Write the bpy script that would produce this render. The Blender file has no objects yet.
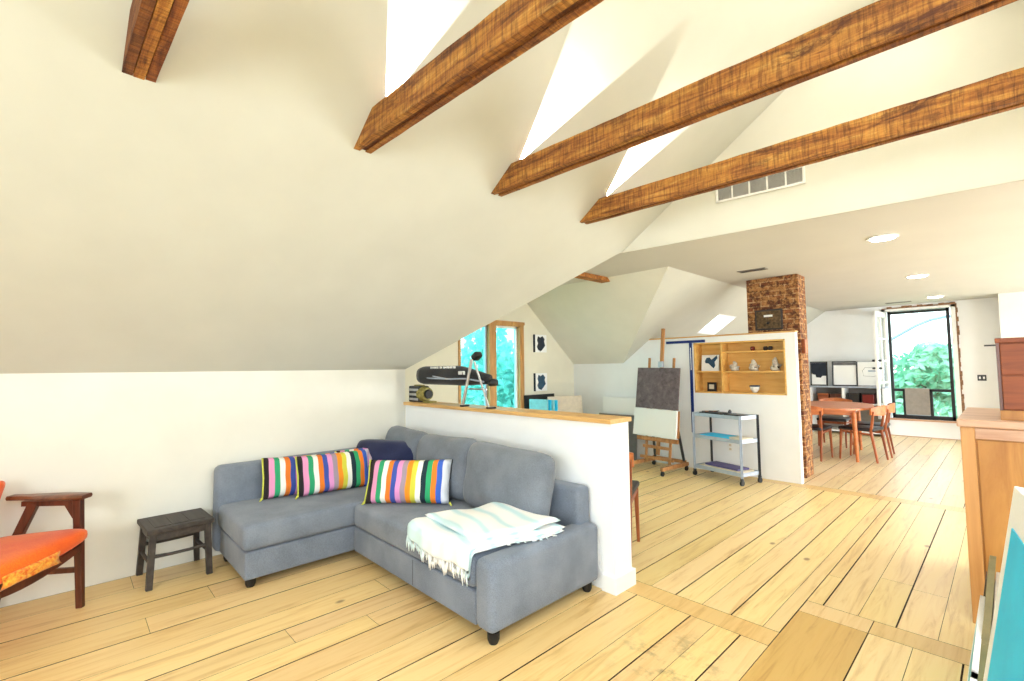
import bpy, bmesh, math, random
from mathutils import Vector, Matrix
random.seed(7)
C = bpy.context.scene.collection
PI = math.pi

# ------------------------------------------------------------------ camera, world, light, exposure
cam_d = bpy.data.cameras.new('camera'); cam = bpy.data.objects.new('camera', cam_d); C.objects.link(cam)
cam_d.sensor_width = 36; cam_d.lens = 36*468.555/1024; cam_d.clip_start = 0.05; cam_d.clip_end = 200
Rw = Matrix(((0.6877766551587134, 0.05023087930934423, 0.7241823882023798),
             (0.725844685854063, -0.03299294026609377, -0.6870669238946192),
             (-0.010619069455874777, 0.9981925288522291, -0.05915159091252953)))
cam.matrix_world = Matrix.Translation((0, 0, 1.35)) @ Rw.to_4x4()
bpy.context.scene.camera = cam
vs = bpy.context.scene.view_settings
vs.view_transform = 'Standard'; vs.look = 'None'; vs.exposure = 0.45; vs.gamma = 1; vs.use_curve_mapping = False

W = bpy.data.worlds.new('sky'); bpy.context.scene.world = W; W.use_nodes = True
wn = W.node_tree.nodes; wl = W.node_tree.links
bg = wn['Background']; bg.inputs[1].default_value = 3.6
tc = wn.new('ShaderNodeTexCoord'); sp = wn.new('ShaderNodeSeparateXYZ'); rp = wn.new('ShaderNodeValToRGB')
wl.new(tc.outputs['Generated'], sp.inputs[0]); wl.new(sp.outputs['Z'], rp.inputs[0]); wl.new(rp.outputs[0], bg.inputs[0])
rp.color_ramp.elements[0].position = 0.0; rp.color_ramp.elements[0].color = (0.80, 0.95, 0.93, 1)
rp.color_ramp.elements[1].position = 0.6; rp.color_ramp.elements[1].color = (0.72, 0.86, 1.0, 1)

def area(name, loc, target, sx, sy, power, col=(1, 1, 1)):
    l = bpy.data.lights.new(name, 'AREA'); l.shape = 'RECTANGLE'; l.size = sx; l.size_y = sy; l.energy = power; l.color = col
    o = bpy.data.objects.new(name, l); C.objects.link(o); o.location = loc
    d = Vector(target) - Vector(loc); o.rotation_euler = d.to_track_quat('-Z', 'Y').to_euler(); return o
def spot(name, loc, target, power, ang, blend, col=(1, 1, 1), size=.03):
    l = bpy.data.lights.new(name, 'SPOT'); l.energy = power; l.spot_size = math.radians(ang); l.spot_blend = blend; l.color = col; l.shadow_soft_size = size
    o = bpy.data.objects.new(name, l); C.objects.link(o); o.location = loc
    d = Vector(target) - Vector(loc); o.rotation_euler = d.to_track_quat('-Z', 'Y').to_euler(); return o
# area lights added to brighten the room, set at invented window openings out of view
area('daylight_rear_window', (0.3, -2.72, 1.75), (0.0, 5, 1.3), 3.2, 1.9, 108, (0.92, 0.96, 1.0))
area('daylight_roof_window', (2.1, 0.4, 3.0), (-2.5, 1.4, 0.6), 1.0, 3.0, 42, (0.92, 0.96, 1.0))
area('daylight_side_window', (3.22, 5.6, 1.0), (-3, 6.0, 1.0), 3.4, 0.9, 145, (0.90, 0.95, 1.0))
area('daylight_side_window_dining', (3.22, 9.3, 1.0), (-3, 9.0, 1.0), 2.6, 0.9, 125, (0.90, 0.96, 1.0))

# ------------------------------------------------------------------ materials
def nm(name):
    m = bpy.data.materials.new(name); m.use_nodes = True
    n = m.node_tree.nodes; l = m.node_tree.links
    return m, n, l, n['Principled BSDF']
def rgb(r, g, b):
    f = lambda c: (c/255/12.92 if c/255 <= .04045 else ((c/255+.055)/1.055)**2.4)
    return (f(r), f(g), f(b), 1)
def ramp(n, cols):
    r = n.new('ShaderNodeValToRGB'); e = r.color_ramp.elements
    while len(e) < len(cols): e.new(.5)
    for i, (p, c) in enumerate(cols): e[i].position = p; e[i].color = c
    return r
def coords(n, l, scale=(1, 1, 1), rot=(0, 0, 0), kind='Object'):
    t = n.new('ShaderNodeTexCoord'); mp = n.new('ShaderNodeMapping'); l.new(t.outputs[kind], mp.inputs[0])
    mp.inputs['Scale'].default_value = scale; mp.inputs['Rotation'].default_value = rot
    return mp.outputs[0]
def noise(n, l, v, scale, detail=4, rough=.55, dist=0):
    t = n.new('ShaderNodeTexNoise'); l.new(v, t.inputs['Vector']); t.inputs['Scale'].default_value = scale
    t.inputs['Detail'].default_value = detail; t.inputs['Roughness'].default_value = rough; t.inputs['Distortion'].default_value = dist
    return t.outputs['Fac']
def bump(n, l, b, h, s, d=.01):
    k = n.new('ShaderNodeBump'); k.inputs['Strength'].default_value = s; k.inputs['Distance'].default_value = d
    l.new(h, k.inputs['Height']); l.new(k.outputs[0], b.inputs['Normal'])
def plain(name, c, rough=.5, metal=0, var=.06, scale=20, bs=.1, emit=None):
    m, n, l, b = nm(name); v = coords(n, l); f = noise(n, l, v, scale)
    c2 = tuple(max(0, x*(1-var*2)) for x in c[:3])+(1,); c3 = tuple(min(1, x*(1+var)) for x in c[:3])+(1,)
    r = ramp(n, [(.3, c2), (.7, c3)]); l.new(f, r.inputs[0]); l.new(r.outputs[0], b.inputs['Base Color'])
    b.inputs['Roughness'].default_value = rough; b.inputs['Metallic'].default_value = metal
    if bs: bump(n, l, b, f, bs)
    if emit: b.inputs['Emission Color'].default_value = c; b.inputs['Emission Strength'].default_value = emit
    return m
def wood(name, c1, c2, axis=0, scale=6, rough=.45, bs=.15, stretch=12, knots=None):
    m, n, l, b = nm(name); s = [stretch, stretch, stretch]; s[axis] = 1
    v = coords(n, l, tuple(s)); f = noise(n, l, v, scale/4, 6, .65, .6)
    r = ramp(n, [(.32, c1), (.68, c2)]); l.new(f, r.inputs[0]); out = r.outputs[0]
    if knots:
        v2 = coords(n, l, (1, 1, 1)); f2 = noise(n, l, v2, 3.2, 5, .7); r2 = ramp(n, [(.52, (0, 0, 0, 1)), (.72, (1, 1, 1, 1))]); l.new(f2, r2.inputs[0])
        mx = n.new('ShaderNodeMixRGB'); l.new(r2.outputs[0], mx.inputs[0]); l.new(out, mx.inputs[1]); mx.inputs[2].default_value = knots; out = mx.outputs[0]
    l.new(out, b.inputs['Base Color']); b.inputs['Roughness'].default_value = rough
    bump(n, l, b, f, bs)
    return m
def fabric(name, c1, c2, scale=300, rough=.95, bs=.3, blot=3):
    m, n, l, b = nm(name); v = coords(n, l); f = noise(n, l, v, scale, 2); g = noise(n, l, v, blot, 4)
    mx = n.new('ShaderNodeMath'); mx.operation = 'ADD'; l.new(f, mx.inputs[0]); l.new(g, mx.inputs[1])
    r = ramp(n, [(.75, c1), (1.2, c2)]); ml = n.new('ShaderNodeMath'); ml.operation = 'MULTIPLY'; ml.inputs[1].default_value = 1.0
    r.color_ramp.elements[0].position = .38; r.color_ramp.elements[1].position = .62
    ml.inputs[1].default_value = .5; l.new(mx.outputs[0], ml.inputs[0]); l.new(ml.outputs[0], r.inputs[0])
    l.new(r.outputs[0], b.inputs['Base Color']); b.inputs['Roughness'].default_value = rough
    b.inputs['Sheen Weight'].default_value = .2
    bump(n, l, b, f, bs, .002)
    return m
def stripes(name, cols, length, axis=0, kind='Object'):
    # woven stripes across the cushion: constant ramp over its own width
    m, n, l, b = nm(name); t = n.new('ShaderNodeTexCoord'); s = n.new('ShaderNodeSeparateXYZ'); l.new(t.outputs['Object'], s.inputs[0])
    a = n.new('ShaderNodeMath'); a.operation = 'MULTIPLY_ADD'; a.inputs[1].default_value = 1/length; a.inputs[2].default_value = .5
    l.new(s.outputs[axis], a.inputs[0]); r = n.new('ShaderNodeValToRGB'); r.color_ramp.interpolation = 'CONSTANT'; e = r.color_ramp.elements
    while len(e) < len(cols): e.new(.5)
    for i, c in enumerate(cols): e[i].position = i/len(cols); e[i].color = c
    l.new(a.outputs[0], r.inputs[0]); l.new(r.outputs[0], b.inputs['Base Color']); b.inputs['Roughness'].default_value = .9
    v = coords(n, l); bump(n, l, b, noise(n, l, v, 250, 2), .3, .002)
    return m
def glass(name, tint=(1, 1, 1, 1), gloss=.06):
    m, n, l, b = nm(name); n.remove(b); tr = n.new('ShaderNodeBsdfTransparent'); tr.inputs[0].default_value = tint
    g = n.new('ShaderNodeBsdfGlossy'); g.inputs['Roughness'].default_value = .02; mx = n.new('ShaderNodeMixShader'); mx.inputs[0].default_value = gloss
    l.new(tr.outputs[0], mx.inputs[1]); l.new(g.outputs[0], mx.inputs[2]); l.new(mx.outputs[0], n['Material Output'].inputs[0]); return m
def emit(name, c, s):
    m, n, l, b = nm(name); b.inputs['Emission Color'].default_value = c; b.inputs['Emission Strength'].default_value = s; b.inputs['Base Color'].default_value = c; return m

M = {}
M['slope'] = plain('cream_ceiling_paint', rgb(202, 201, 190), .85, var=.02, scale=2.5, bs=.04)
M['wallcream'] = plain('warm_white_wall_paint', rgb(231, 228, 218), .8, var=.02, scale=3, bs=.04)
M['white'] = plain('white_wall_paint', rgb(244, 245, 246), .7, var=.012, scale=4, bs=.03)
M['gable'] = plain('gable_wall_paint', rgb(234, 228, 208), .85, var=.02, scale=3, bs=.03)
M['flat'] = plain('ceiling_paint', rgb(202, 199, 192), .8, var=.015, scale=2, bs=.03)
M['subfloor'] = plain('dark_floor_gap', rgb(58, 38, 22), .9)
M['pine'] = wood('pine_trim', rgb(196, 148, 84), rgb(226, 184, 120), 0)
M['pine_y'] = wood('pine_window_frame', rgb(176, 122, 66), rgb(214, 164, 100), 2)
M['ply'] = wood('plywood_shelf', rgb(222, 166, 84), rgb(240, 196, 116), 0, rough=.5)
M['walnut'] = wood('dark_walnut', rgb(58, 26, 16), rgb(112, 56, 34), 2, rough=.35)
M['walnut_x'] = wood('walnut_armrest', rgb(84, 44, 26), rgb(140, 84, 52), 1, rough=.35)
M['teak'] = wood('orange_teak', rgb(176, 92, 44), rgb(212, 128, 70), 0, rough=.35)
M['teak_leg'] = wood('teak_leg', rgb(128, 62, 32), rgb(176, 98, 56), 2, rough=.35)
M['stool'] = wood('blackened_wood', rgb(34, 28, 26), rgb(72, 62, 56), 0, rough=.55)
M['oak'] = wood('honey_oak_panel', rgb(160, 102, 40), rgb(196, 140, 68), 2, scale=5, rough=.45, stretch=7)
M['oak_light'] = wood('honey_oak_stile', rgb(186, 130, 72), rgb(210, 156, 94), 2, scale=5, rough=.4)
M['oaktop'] = wood('worn_oak_top', rgb(178, 132, 104), rgb(214, 174, 146), 0, rough=.4)
M['cherry'] = wood('red_brown_wood', rgb(112, 50, 22), rgb(150, 78, 38), 0, rough=.55)
M['easelwood'] = wood('easel_beech', rgb(150, 96, 50), rgb(196, 142, 88), 2, rough=.5)
M['orange'] = fabric('orange_upholstery', rgb(238, 84, 0), rgb(255, 128, 16), 220)
M['worn'] = fabric('worn_orange_weave', rgb(232, 98, 20), rgb(250, 196, 70), 60, blot=40)
M['grey'] = fabric('grey_blue_upholstery', rgb(98, 106, 120), rgb(132, 140, 154), 260, blot=4)
M['greyback'] = fabric('grey_cushion_fabric', rgb(96, 102, 112), rgb(124, 130, 140), 260, blot=5)
M['seam'] = plain('dark_seam', rgb(52, 56, 64), .9)
M['black'] = plain('black_plastic', rgb(22, 22, 24), .5)
M['blackfab'] = fabric('black_nylon', rgb(12, 12, 14), rgb(34, 34, 38), 120)
M['navy'] = fabric('navy_fabric', rgb(18, 24, 56), rgb(34, 42, 84), 200)
M['alu'] = plain('brushed_aluminium', rgb(196, 198, 204), .35, 1, bs=.02)
M['greymetal'] = plain('grey_painted_metal', rgb(176, 186, 202), .4, .3, bs=.02)
M['darkmetal'] = plain('dark_metal', rgb(70, 72, 78), .4, .6)
M['blackmetal'] = plain('black_window_metal', rgb(30, 32, 34), .45, .2)
M['greypanel'] = plain('taupe_panel', rgb(142, 134, 126), .6)
M['whitepaint'] = plain('white_gloss_paint', rgb(244, 244, 242), .4, bs=.02, var=.02)
M['canvaswhite'] = plain('white_canvas', rgb(246, 246, 244), .8, bs=.15, scale=200, var=.01)
M['beigeboard'] = plain('beige_board', rgb(222, 208, 188), .8)
M['greyboard'] = plain('grey_board', rgb(112, 112, 114), .8)
M['turq'] = plain('turquoise_paint', rgb(30, 206, 255), .6, var=.05, scale=8)
M['turq2'] = plain('pale_turquoise', rgb(140, 214, 226), .7)
M['blueT'] = plain('navy_blue_metal', rgb(26, 50, 124), .4, .2)
M['olive'] = plain('olive_card', rgb(128, 118, 82), .7, var=.12, scale=9)
M['bluepale'] = plain('pale_blue_steel', rgb(140, 160, 190), .6)
M['bronze'] = plain('aged_bronze', rgb(104, 82, 54), .5, .3, var=.35, scale=30)
M['bluepaint'] = plain('slate_blue_paint', rgb(36, 72, 100), .7, var=.15)
M['inkpaint'] = plain('ink_blue_paint', rgb(26, 36, 52), .7, var=.15)
M['ceramic'] = plain('cream_glazed_ceramic', rgb(214, 206, 192), .25, var=.2, scale=60, bs=.05)
M['ceramic_w'] = plain('white_ceramic', rgb(240, 240, 238), .25)
M['red'] = plain('dark_red_glaze', rgb(120, 34, 26), .3)
M['green'] = plain('olive_brass', rgb(150, 140, 74), .5, .2, var=.25, scale=40)
M['glass'] = glass('window_glass', (.98, 1, 1, 1)); M['cyanglass'] = glass('tinted_window_glass', (.62, .98, 1, 1))
M['lamp'] = emit('lamp_diffuser', (1, .93, .82, 1), 30)
M['plaster'] = plain('rough_plaster_edge', rgb(150, 112, 84), .9, var=.3, scale=30, bs=.5)
M['chairseat'] = plain('black_leather', rgb(30, 30, 36), .45)
M['bark'] = plain('bark', rgb(110, 96, 80), .9)
M['purple'] = plain('purple_folder', rgb(86, 76, 128), .6)
M['paper'] = plain('paper', rgb(226, 214, 190), .8)

def leafmat(name, c1, c2):
    m, n, l, b = nm(name); v = coords(n, l); f = noise(n, l, v, 1.6, 3); r = ramp(n, [(.35, c1), (.65, c2)])
    l.new(f, r.inputs[0]); l.new(r.outputs[0], b.inputs['Base Color']); b.inputs['Roughness'].default_value = .6
    t = n.new('ShaderNodeBsdfTranslucent'); l.new(r.outputs[0], t.inputs[0]); mx = n.new('ShaderNodeMixShader'); mx.inputs[0].default_value = .35
    l.new(b.outputs[0], mx.inputs[1]); l.new(t.outputs[0], mx.inputs[2]); l.new(mx.outputs[0], n['Material Output'].inputs[0]); return m
M['leaf'] = leafmat('leaf_green', rgb(96, 180, 140), rgb(180, 228, 200))
M['leaf2'] = leafmat('leaf_blue_green', rgb(110, 190, 176), rgb(190, 232, 224))

def beam_mat():
    m, n, l, b = nm('rough_sawn_beam')
    oi = n.new('ShaderNodeObjectInfo'); t = n.new('ShaderNodeTexCoord'); ad = n.new('ShaderNodeVectorMath'); ad.operation = 'MULTIPLY_ADD'
    l.new(oi.outputs['Random'], ad.inputs[0]); ad.inputs[1].default_value = (17, 9, 13); l.new(t.outputs['Object'], ad.inputs[2])
    def mp(sc, ro=(0, 0, 0)):
        q = n.new('ShaderNodeMapping'); l.new(ad.outputs[0], q.inputs[0]); q.inputs['Scale'].default_value = sc; q.inputs['Rotation'].default_value = ro; return q.outputs[0]
    g = noise(n, l, mp((1.0, 10, 10)), 2.6, 8, .7, .6)
    r = ramp(n, [(.32, rgb(84, 40, 14)), (.45, rgb(150, 90, 36)), (.57, rgb(182, 122, 54)), (.72, rgb(210, 160, 92))]); l.new(g, r.inputs[0])
    sm = noise(n, l, mp((75, 5, 7), (.0, .4, .25)), 1.0, 4, .7, .5); rs = ramp(n, [(.40, (.34, .25, .18, 1)), (.50, (.95, .92, .88, 1)), (.62, (1.35, 1.28, 1.15, 1))]); l.new(sm, rs.inputs[0])
    mx = n.new('ShaderNodeMixRGB'); mx.blend_type = 'MULTIPLY'; mx.inputs[0].default_value = .6; l.new(r.outputs[0], mx.inputs[1]); l.new(rs.outputs[0], mx.inputs[2])
    k = noise(n, l, mp((1.3, 5, 5)), 2.0, 8, .75, .5); rk = ramp(n, [(.55, (0, 0, 0, 1)), (.66, (.9, .9, .9, 1))]); l.new(k, rk.inputs[0])
    mk = n.new('ShaderNodeMixRGB'); l.new(rk.outputs[0], mk.inputs[0]); l.new(mx.outputs[0], mk.inputs[1]); mk.inputs[2].default_value = rgb(78, 34, 12)
    mc = n.new('ShaderNodeMixRGB'); mc.blend_type = 'MULTIPLY'; mc.inputs[0].default_value = 1; l.new(mk.outputs[0], mc.inputs[1]); l.new(oi.outputs['Color'], mc.inputs[2])
    l.new(mc.outputs[0], b.inputs['Base Color']); b.inputs['Roughness'].default_value = .8
    a2 = n.new('ShaderNodeMath'); l.new(g, a2.inputs[0]); l.new(sm, a2.inputs[1]); bump(n, l, b, a2.outputs[0], .6, .01)
    return m
M['beam'] = beam_mat()
def floor_mat():
    m, n, l, b = nm('pine_floor_boards')
    a = n.new('ShaderNodeVertexColor'); a.layer_name = 'tint'
    v = coords(n, l, (14, 1, 1)); g = noise(n, l, v, 1.6, 8, .65, .7)
    r = ramp(n, [(.28, (.62, .44, .27, 1)), (.45, (.94, .88, .78, 1)), (.55, (1, 1, 1, 1)), (.8, (1.0, .97, .90, 1))]); l.new(g, r.inputs[0])
    mx = n.new('ShaderNodeMixRGB'); mx.blend_type = 'MULTIPLY'; mx.inputs[0].default_value = .8; l.new(a.outputs[0], mx.inputs[1]); l.new(r.outputs[0], mx.inputs[2])
    # knots and small dents
    v2 = coords(n, l, (1, .6, 1)); vo = n.new('ShaderNodeTexVoronoi'); vo.inputs['Scale'].default_value = 3.3; l.new(v2, vo.inputs[0])
    rk = ramp(n, [(.035, (.75, .75, .75, 1)), (.075, (0, 0, 0, 1))]); l.new(vo.outputs['Distance'], rk.inputs[0])
    mk = n.new('ShaderNodeMixRGB'); l.new(rk.outputs[0], mk.inputs[0]); l.new(mx.outputs[0], mk.inputs[1]); mk.inputs[2].default_value = rgb(132, 78, 34)
    # worn dark stain in front of the threshold
    t = n.new('ShaderNodeTexCoord'); d = n.new('ShaderNodeVectorMath'); d.operation = 'DISTANCE'; d.inputs[1].default_value = (-1.12, 2.05, 0); l.new(t.outputs['Object'], d.inputs[0])
    v4 = coords(n, l); nn = noise(n, l, v4, 9, 5, .7); rd = ramp(n, [(.1, (1, 1, 1, 1)), (.34, (0, 0, 0, 1))]); l.new(d.outputs['Value'], rd.inputs[0])
    rn = ramp(n, [(.5, (0, 0, 0, 1)), (.64, (1, 1, 1, 1))]); l.new(nn, rn.inputs[0]); mm = n.new('ShaderNodeMixRGB'); mm.blend_type = 'MULTIPLY'; mm.inputs[0].default_value = 1
    l.new(rd.outputs[0], mm.inputs[1]); l.new(rn.outputs[0], mm.inputs[2]); sc = n.new('ShaderNodeMath'); sc.operation = 'MULTIPLY'; sc.inputs[1].default_value = .6; l.new(mm.outputs[0], sc.inputs[0])
    ms = n.new('ShaderNodeMixRGB'); l.new(sc.outputs[0], ms.inputs[0]); l.new(mk.outputs[0], ms.inputs[1]); ms.inputs[2].default_value = rgb(110, 92, 62)
    l.new(ms.outputs[0], b.inputs['Base Color'])
    rr = ramp(n, [(.3, (.28, .28, .28, 1)), (.7, (.45, .45, .45, 1))]); l.new(g, rr.inputs[0]); l.new(rr.outputs[0], b.inputs['Roughness'])
    bump(n, l, b, g, .12, .004); return m
M['floor'] = floor_mat()
def brick_mat():
    m, n, l, b = nm('old_brick')
    t = n.new('ShaderNodeTexCoord'); s = n.new('ShaderNodeSeparateXYZ'); l.new(t.outputs['Object'], s.inputs[0])
    ad = n.new('ShaderNodeMath'); l.new(s.outputs[0], ad.inputs[0]); l.new(s.outputs[1], ad.inputs[1]); cb = n.new('ShaderNodeCombineXYZ'); l.new(ad.outputs[0], cb.inputs[0]); l.new(s.outputs[2], cb.inputs[1])
    k = n.new('ShaderNodeTexBrick'); l.new(cb.outputs[0], k.inputs[0]); k.inputs['Scale'].default_value = 1; k.inputs['Brick Width'].default_value = .185; k.inputs['Row Height'].default_value = .062
    k.inputs['Mortar Size'].default_value = .008; k.inputs['Color1'].default_value = rgb(146, 82, 50); k.inputs['Color2'].default_value = rgb(98, 48, 30); k.inputs['Mortar'].default_value = rgb(196, 162, 118)
    v = coords(n, l); f = noise(n, l, v, 7, 8, .75, .8); r = ramp(n, [(.40, (0, 0, 0, 1)), (.56, (.92, .92, .92, 1))]); l.new(f, r.inputs[0])
    mx = n.new('ShaderNodeMixRGB'); l.new(r.outputs[0], mx.inputs[0]); l.new(k.outputs[0], mx.inputs[1]); mx.inputs[2].default_value = rgb(178, 128, 76)
    f2 = noise(n, l, v, 17, 7, .75); r2 = ramp(n, [(.46, (0, 0, 0, 1)), (.56, (.9, .9, .9, 1))]); l.new(f2, r2.inputs[0]); m2 = n.new('ShaderNodeMixRGB')
    l.new(r2.outputs[0], m2.inputs[0]); l.new(mx.outputs[0], m2.inputs[1]); m2.inputs[2].default_value = rgb(74, 36, 26)
    l.new(m2.outputs[0], b.inputs['Base Color']); b.inputs['Roughness'].default_value = .9; bump(n, l, b, k.outputs['Fac'], -.6, .01); return m
M['brick'] = brick_mat()
def board_mat():
    m, n, l, b = nm('purple_grey_painted_board'); v = coords(n, l); f = noise(n, l, v, 14, 8, .75, .5)
    r = ramp(n, [(.3, rgb(74, 62, 66)), (.55, rgb(112, 98, 102)), (.8, rgb(150, 134, 136))]); l.new(f, r.inputs[0]); l.new(r.outputs[0], b.inputs['Base Color']); b.inputs['Roughness'].default_value = .7; return m
M['paintboard'] = board_mat()
def blanket_mat():
    m, n, l, b = nm('white_turquoise_woven_throw'); v = coords(n, l, (1, 1, 1), (0, 0, .18)); w = n.new('ShaderNodeTexWave'); w.bands_direction = 'Y'; l.new(v, w.inputs[0])
    w.inputs['Scale'].default_value = 2.3; w.inputs['Distortion'].default_value = 3.5; w.inputs['Detail'].default_value = 2
    r = ramp(n, [(.45, rgb(250, 250, 248)), (.8, rgb(232, 243, 244)), (.97, rgb(208, 234, 238))]); l.new(w.outputs['Fac'], r.inputs[0]); l.new(r.outputs[0], b.inputs['Base Color'])
    b.inputs['Roughness'].default_value = .95; v2 = coords(n, l); bump(n, l, b, noise(n, l, v2, 120, 3), .6, .004); return m
M['throw'] = blanket_mat()

# ------------------------------------------------------------------ mesh helpers
def rot(ax, deg): return Matrix.Rotation(math.radians(deg), 4, ax)
class MB:
    def __init__(s): s.bm = bmesh.new()
    def box(s, c, size, bevel=0, R=None, seg=2):
        r = bmesh.ops.create_cube(s.bm, size=1); vv = r['verts']
        mt = Matrix.Translation(c) @ (R or Matrix()) @ Matrix.Diagonal((size[0], size[1], size[2], 1))
        bmesh.ops.transform(s.bm, matrix=mt, verts=vv)
        if bevel:
            ee = {e for v in vv for e in v.link_edges}
            bmesh.ops.bevel(s.bm, geom=list(ee), offset=bevel, segments=seg, affect='EDGES', profile=.5)
        return s
    def b2(s, x0, x1, y0, y1, z0, z1, bevel=0, seg=2): return s.box(((x0+x1)/2, (y0+y1)/2, (z0+z1)/2), (abs(x1-x0), abs(y1-y0), abs(z1-z0)), bevel, None, seg)
    def tube(s, pts, rad, n=10, flat=1.0, cap=True):
        pts = [Vector(p) for p in pts]; rings = []
        if not isinstance(rad, (list, tuple)): rad = [rad]*len(pts)
        up = Vector((0, 0, 1))
        for i, p in enumerate(pts):
            d = (pts[min(i+1, len(pts)-1)] - pts[max(i-1, 0)]).normalized()
            a = d.cross(up)
            if a.length < .05: a = d.cross(Vector((0, 1, 0)))
            a.normalize(); b = a.cross(d).normalized()
            rings.append([s.bm.verts.new(p + (a*math.cos(t*2*PI/n) + b*flat*math.sin(t*2*PI/n))*rad[i]) for t in range(n)])
        for i in range(len(rings)-1):
            for k in range(n): s.bm.faces.new((rings[i][k], rings[i][(k+1) % n], rings[i+1][(k+1) % n], rings[i+1][k]))
        if cap: s.bm.faces.new(rings[0][::-1]); s.bm.faces.new(rings[-1])
        return s
    def beamq(s, p0, p1, w0, h0, w1=None, h1=None, side=Vector((1, 0, 0)), bevel=0):
        # tapering rectangular bar; side = direction of its width
        w1 = w0 if w1 is None else w1; h1 = h0 if h1 is None else h1
        p0 = Vector(p0); p1 = Vector(p1); d = (p1-p0).normalized(); sd = Vector(side); sd = (sd - d*sd.dot(d)).normalized(); t = sd.cross(d)
        v = [s.bm.verts.new(p + sd*a*w/2 + t*b_*h/2) for p, w, h in ((p0, w0, h0), (p1, w1, h1)) for a, b_ in ((-1, -1), (1, -1), (1, 1), (-1, 1))]
        for f in ((0, 3, 2, 1), (4, 5, 6, 7), (0, 1, 5, 4), (1, 2, 6, 5), (2, 3, 7, 6), (3, 0, 4, 7)): s.bm.faces.new([v[i] for i in f])
        if bevel: bmesh.ops.bevel(s.bm, geom=list({e for q in v for e in q.link_edges}), offset=bevel, segments=2, affect='EDGES', profile=.5)
        return s
    def lathe(s, prof, c=(0, 0, 0), n=24):
        rings = []
        for r, z in prof: rings.append([s.bm.verts.new((c[0]+r*math.cos(2*PI*k/n), c[1]+r*math.sin(2*PI*k/n), c[2]+z)) for k in range(n)])
        for i in range(len(rings)-1):
            for k in range(n): s.bm.faces.new((rings[i][k], rings[i][(k+1) % n], rings[i+1][(k+1) % n], rings[i+1][k]))
        s.bm.faces.new(rings[0][::-1]); s.bm.faces.new(rings[-1]); return s
    def prism(s, poly, vec):
        vec = Vector(vec); a = [s.bm.verts.new(p) for p in poly]; b = [s.bm.verts.new(Vector(p)+vec) for p in poly]; k = len(a)
        s.bm.faces.new(a[::-1]); s.bm.faces.new(b)
        for i in range(k): s.bm.faces.new((a[i], a[(i+1) % k], b[(i+1) % k], b[i]))
        return s
    def loft(s, rings):
        rr = [[s.bm.verts.new(p) for p in r] for r in rings]; n = len(rr[0])
        for i in range(len(rr)-1):
            for k in range(n): s.bm.faces.new((rr[i][k], rr[i][(k+1) % n], rr[i+1][(k+1) % n], rr[i+1][k]))
        s.bm.faces.new(rr[0][::-1]); s.bm.faces.new(rr[-1]); return s
    def grid(s, fn, nu, nv, thick=None):
        v = [[s.bm.verts.new(fn(i/nu, j/nv)) for j in range(nv+1)] for i in range(nu+1)]
        for i in range(nu):
            for j in range(nv): s.bm.faces.new((v[i][j], v[i+1][j], v[i+1][j+1], v[i][j+1]))
        return s
    def pillow(s, w, h, t, n=18, pinch=.05, sag=0, seed=0, R=None, loc=(0, 0, 0), corner=.0):
        # x width, z height, y thickness, pointed corners, a soft uneven face
        rd = random.Random(seed); ph = [rd.uniform(0, 6) for _ in range(4)]; MT = Matrix.Translation(loc) @ (R or Matrix()); V = {}
        for sd in (1, -1):
            for i in range(n+1):
                for j in range(n+1):
                    if sd == -1 and (i in (0, n) or j in (0, n)): V[sd, i, j] = V[1, i, j]; continue
                    u = i/n*2-1; v_ = j/n*2-1
                    k = max(0, (1-u**4)*(1-v_**4))**.5; rc = 1-corner*(u*v_)**4
                    x = rc*w/2*u*(1-pinch*(1-v_*v_)); z = rc*h/2*v_*(1-pinch*1.3*(1-u*u)) - sag*(1-u*u)*(v_ > 0)*v_
                    y = sd*t/2*k*(1+.10*math.sin(3*u+ph[0])*math.cos(2.5*v_+ph[1])) + .008*math.sin(7*u+ph[2])*math.sin(6*v_+ph[3])*k
                    V[sd, i, j] = s.bm.verts.new(MT @ Vector((x, y, z)))
        for sd in (1, -1):
            for i in range(n):
                for j in range(n):
                    q = (V[sd, i, j], V[sd, i+1, j], V[sd, i+1, j+1], V[sd, i, j+1]); s.bm.faces.new(q[::-1] if sd == 1 else q)
        return s
    def build(s, name, mat, parent=None, smooth=False, loc=None):
        bmesh.ops.recalc_face_normals(s.bm, faces=s.bm.faces)
        me = bpy.data.meshes.new(name); s.bm.to_mesh(me); s.bm.free()
        for mm in (mat if isinstance(mat, list) else [mat]): me.materials.append(mm)
        o = bpy.data.objects.new(name, me); C.objects.link(o)
        if parent: o.parent = parent
        if loc: o.location = loc
        if smooth:
            for p in me.polygons: p.use_smooth = True
            if smooth != True:
                me.set_sharp_from_angle(angle=math.radians(smooth))
        return o
def thing(name, label, cat, loc=(0, 0, 0), rz=0, group=None):
    o = bpy.data.objects.new(name, None); C.objects.link(o); o.location = loc; o.rotation_euler = (0, 0, math.radians(rz)); o.empty_display_size = .1
    o['label'] = label; o['category'] = cat
    if group: o['group'] = group
    return o
def tag(o, label, cat, group=None, kind=None):
    o['label'] = label; o['category'] = cat
    if group: o['group'] = group
    if kind: o['kind'] = kind
    return o
def struct(o): o['kind'] = 'structure'; return o
def dup(root, loc, rz=None, label=None):
    r = root.copy(); C.objects.link(r); r.location = loc
    if rz is not None: r.rotation_euler = (0, 0, math.radians(rz))
    if label: r['label'] = label
    for ch in list(root.children):
        c = ch.copy(); C.objects.link(c); c.parent = r
        for g in ch.children:
            d = g.copy(); C.objects.link(d); d.parent = c
    return r
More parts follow.
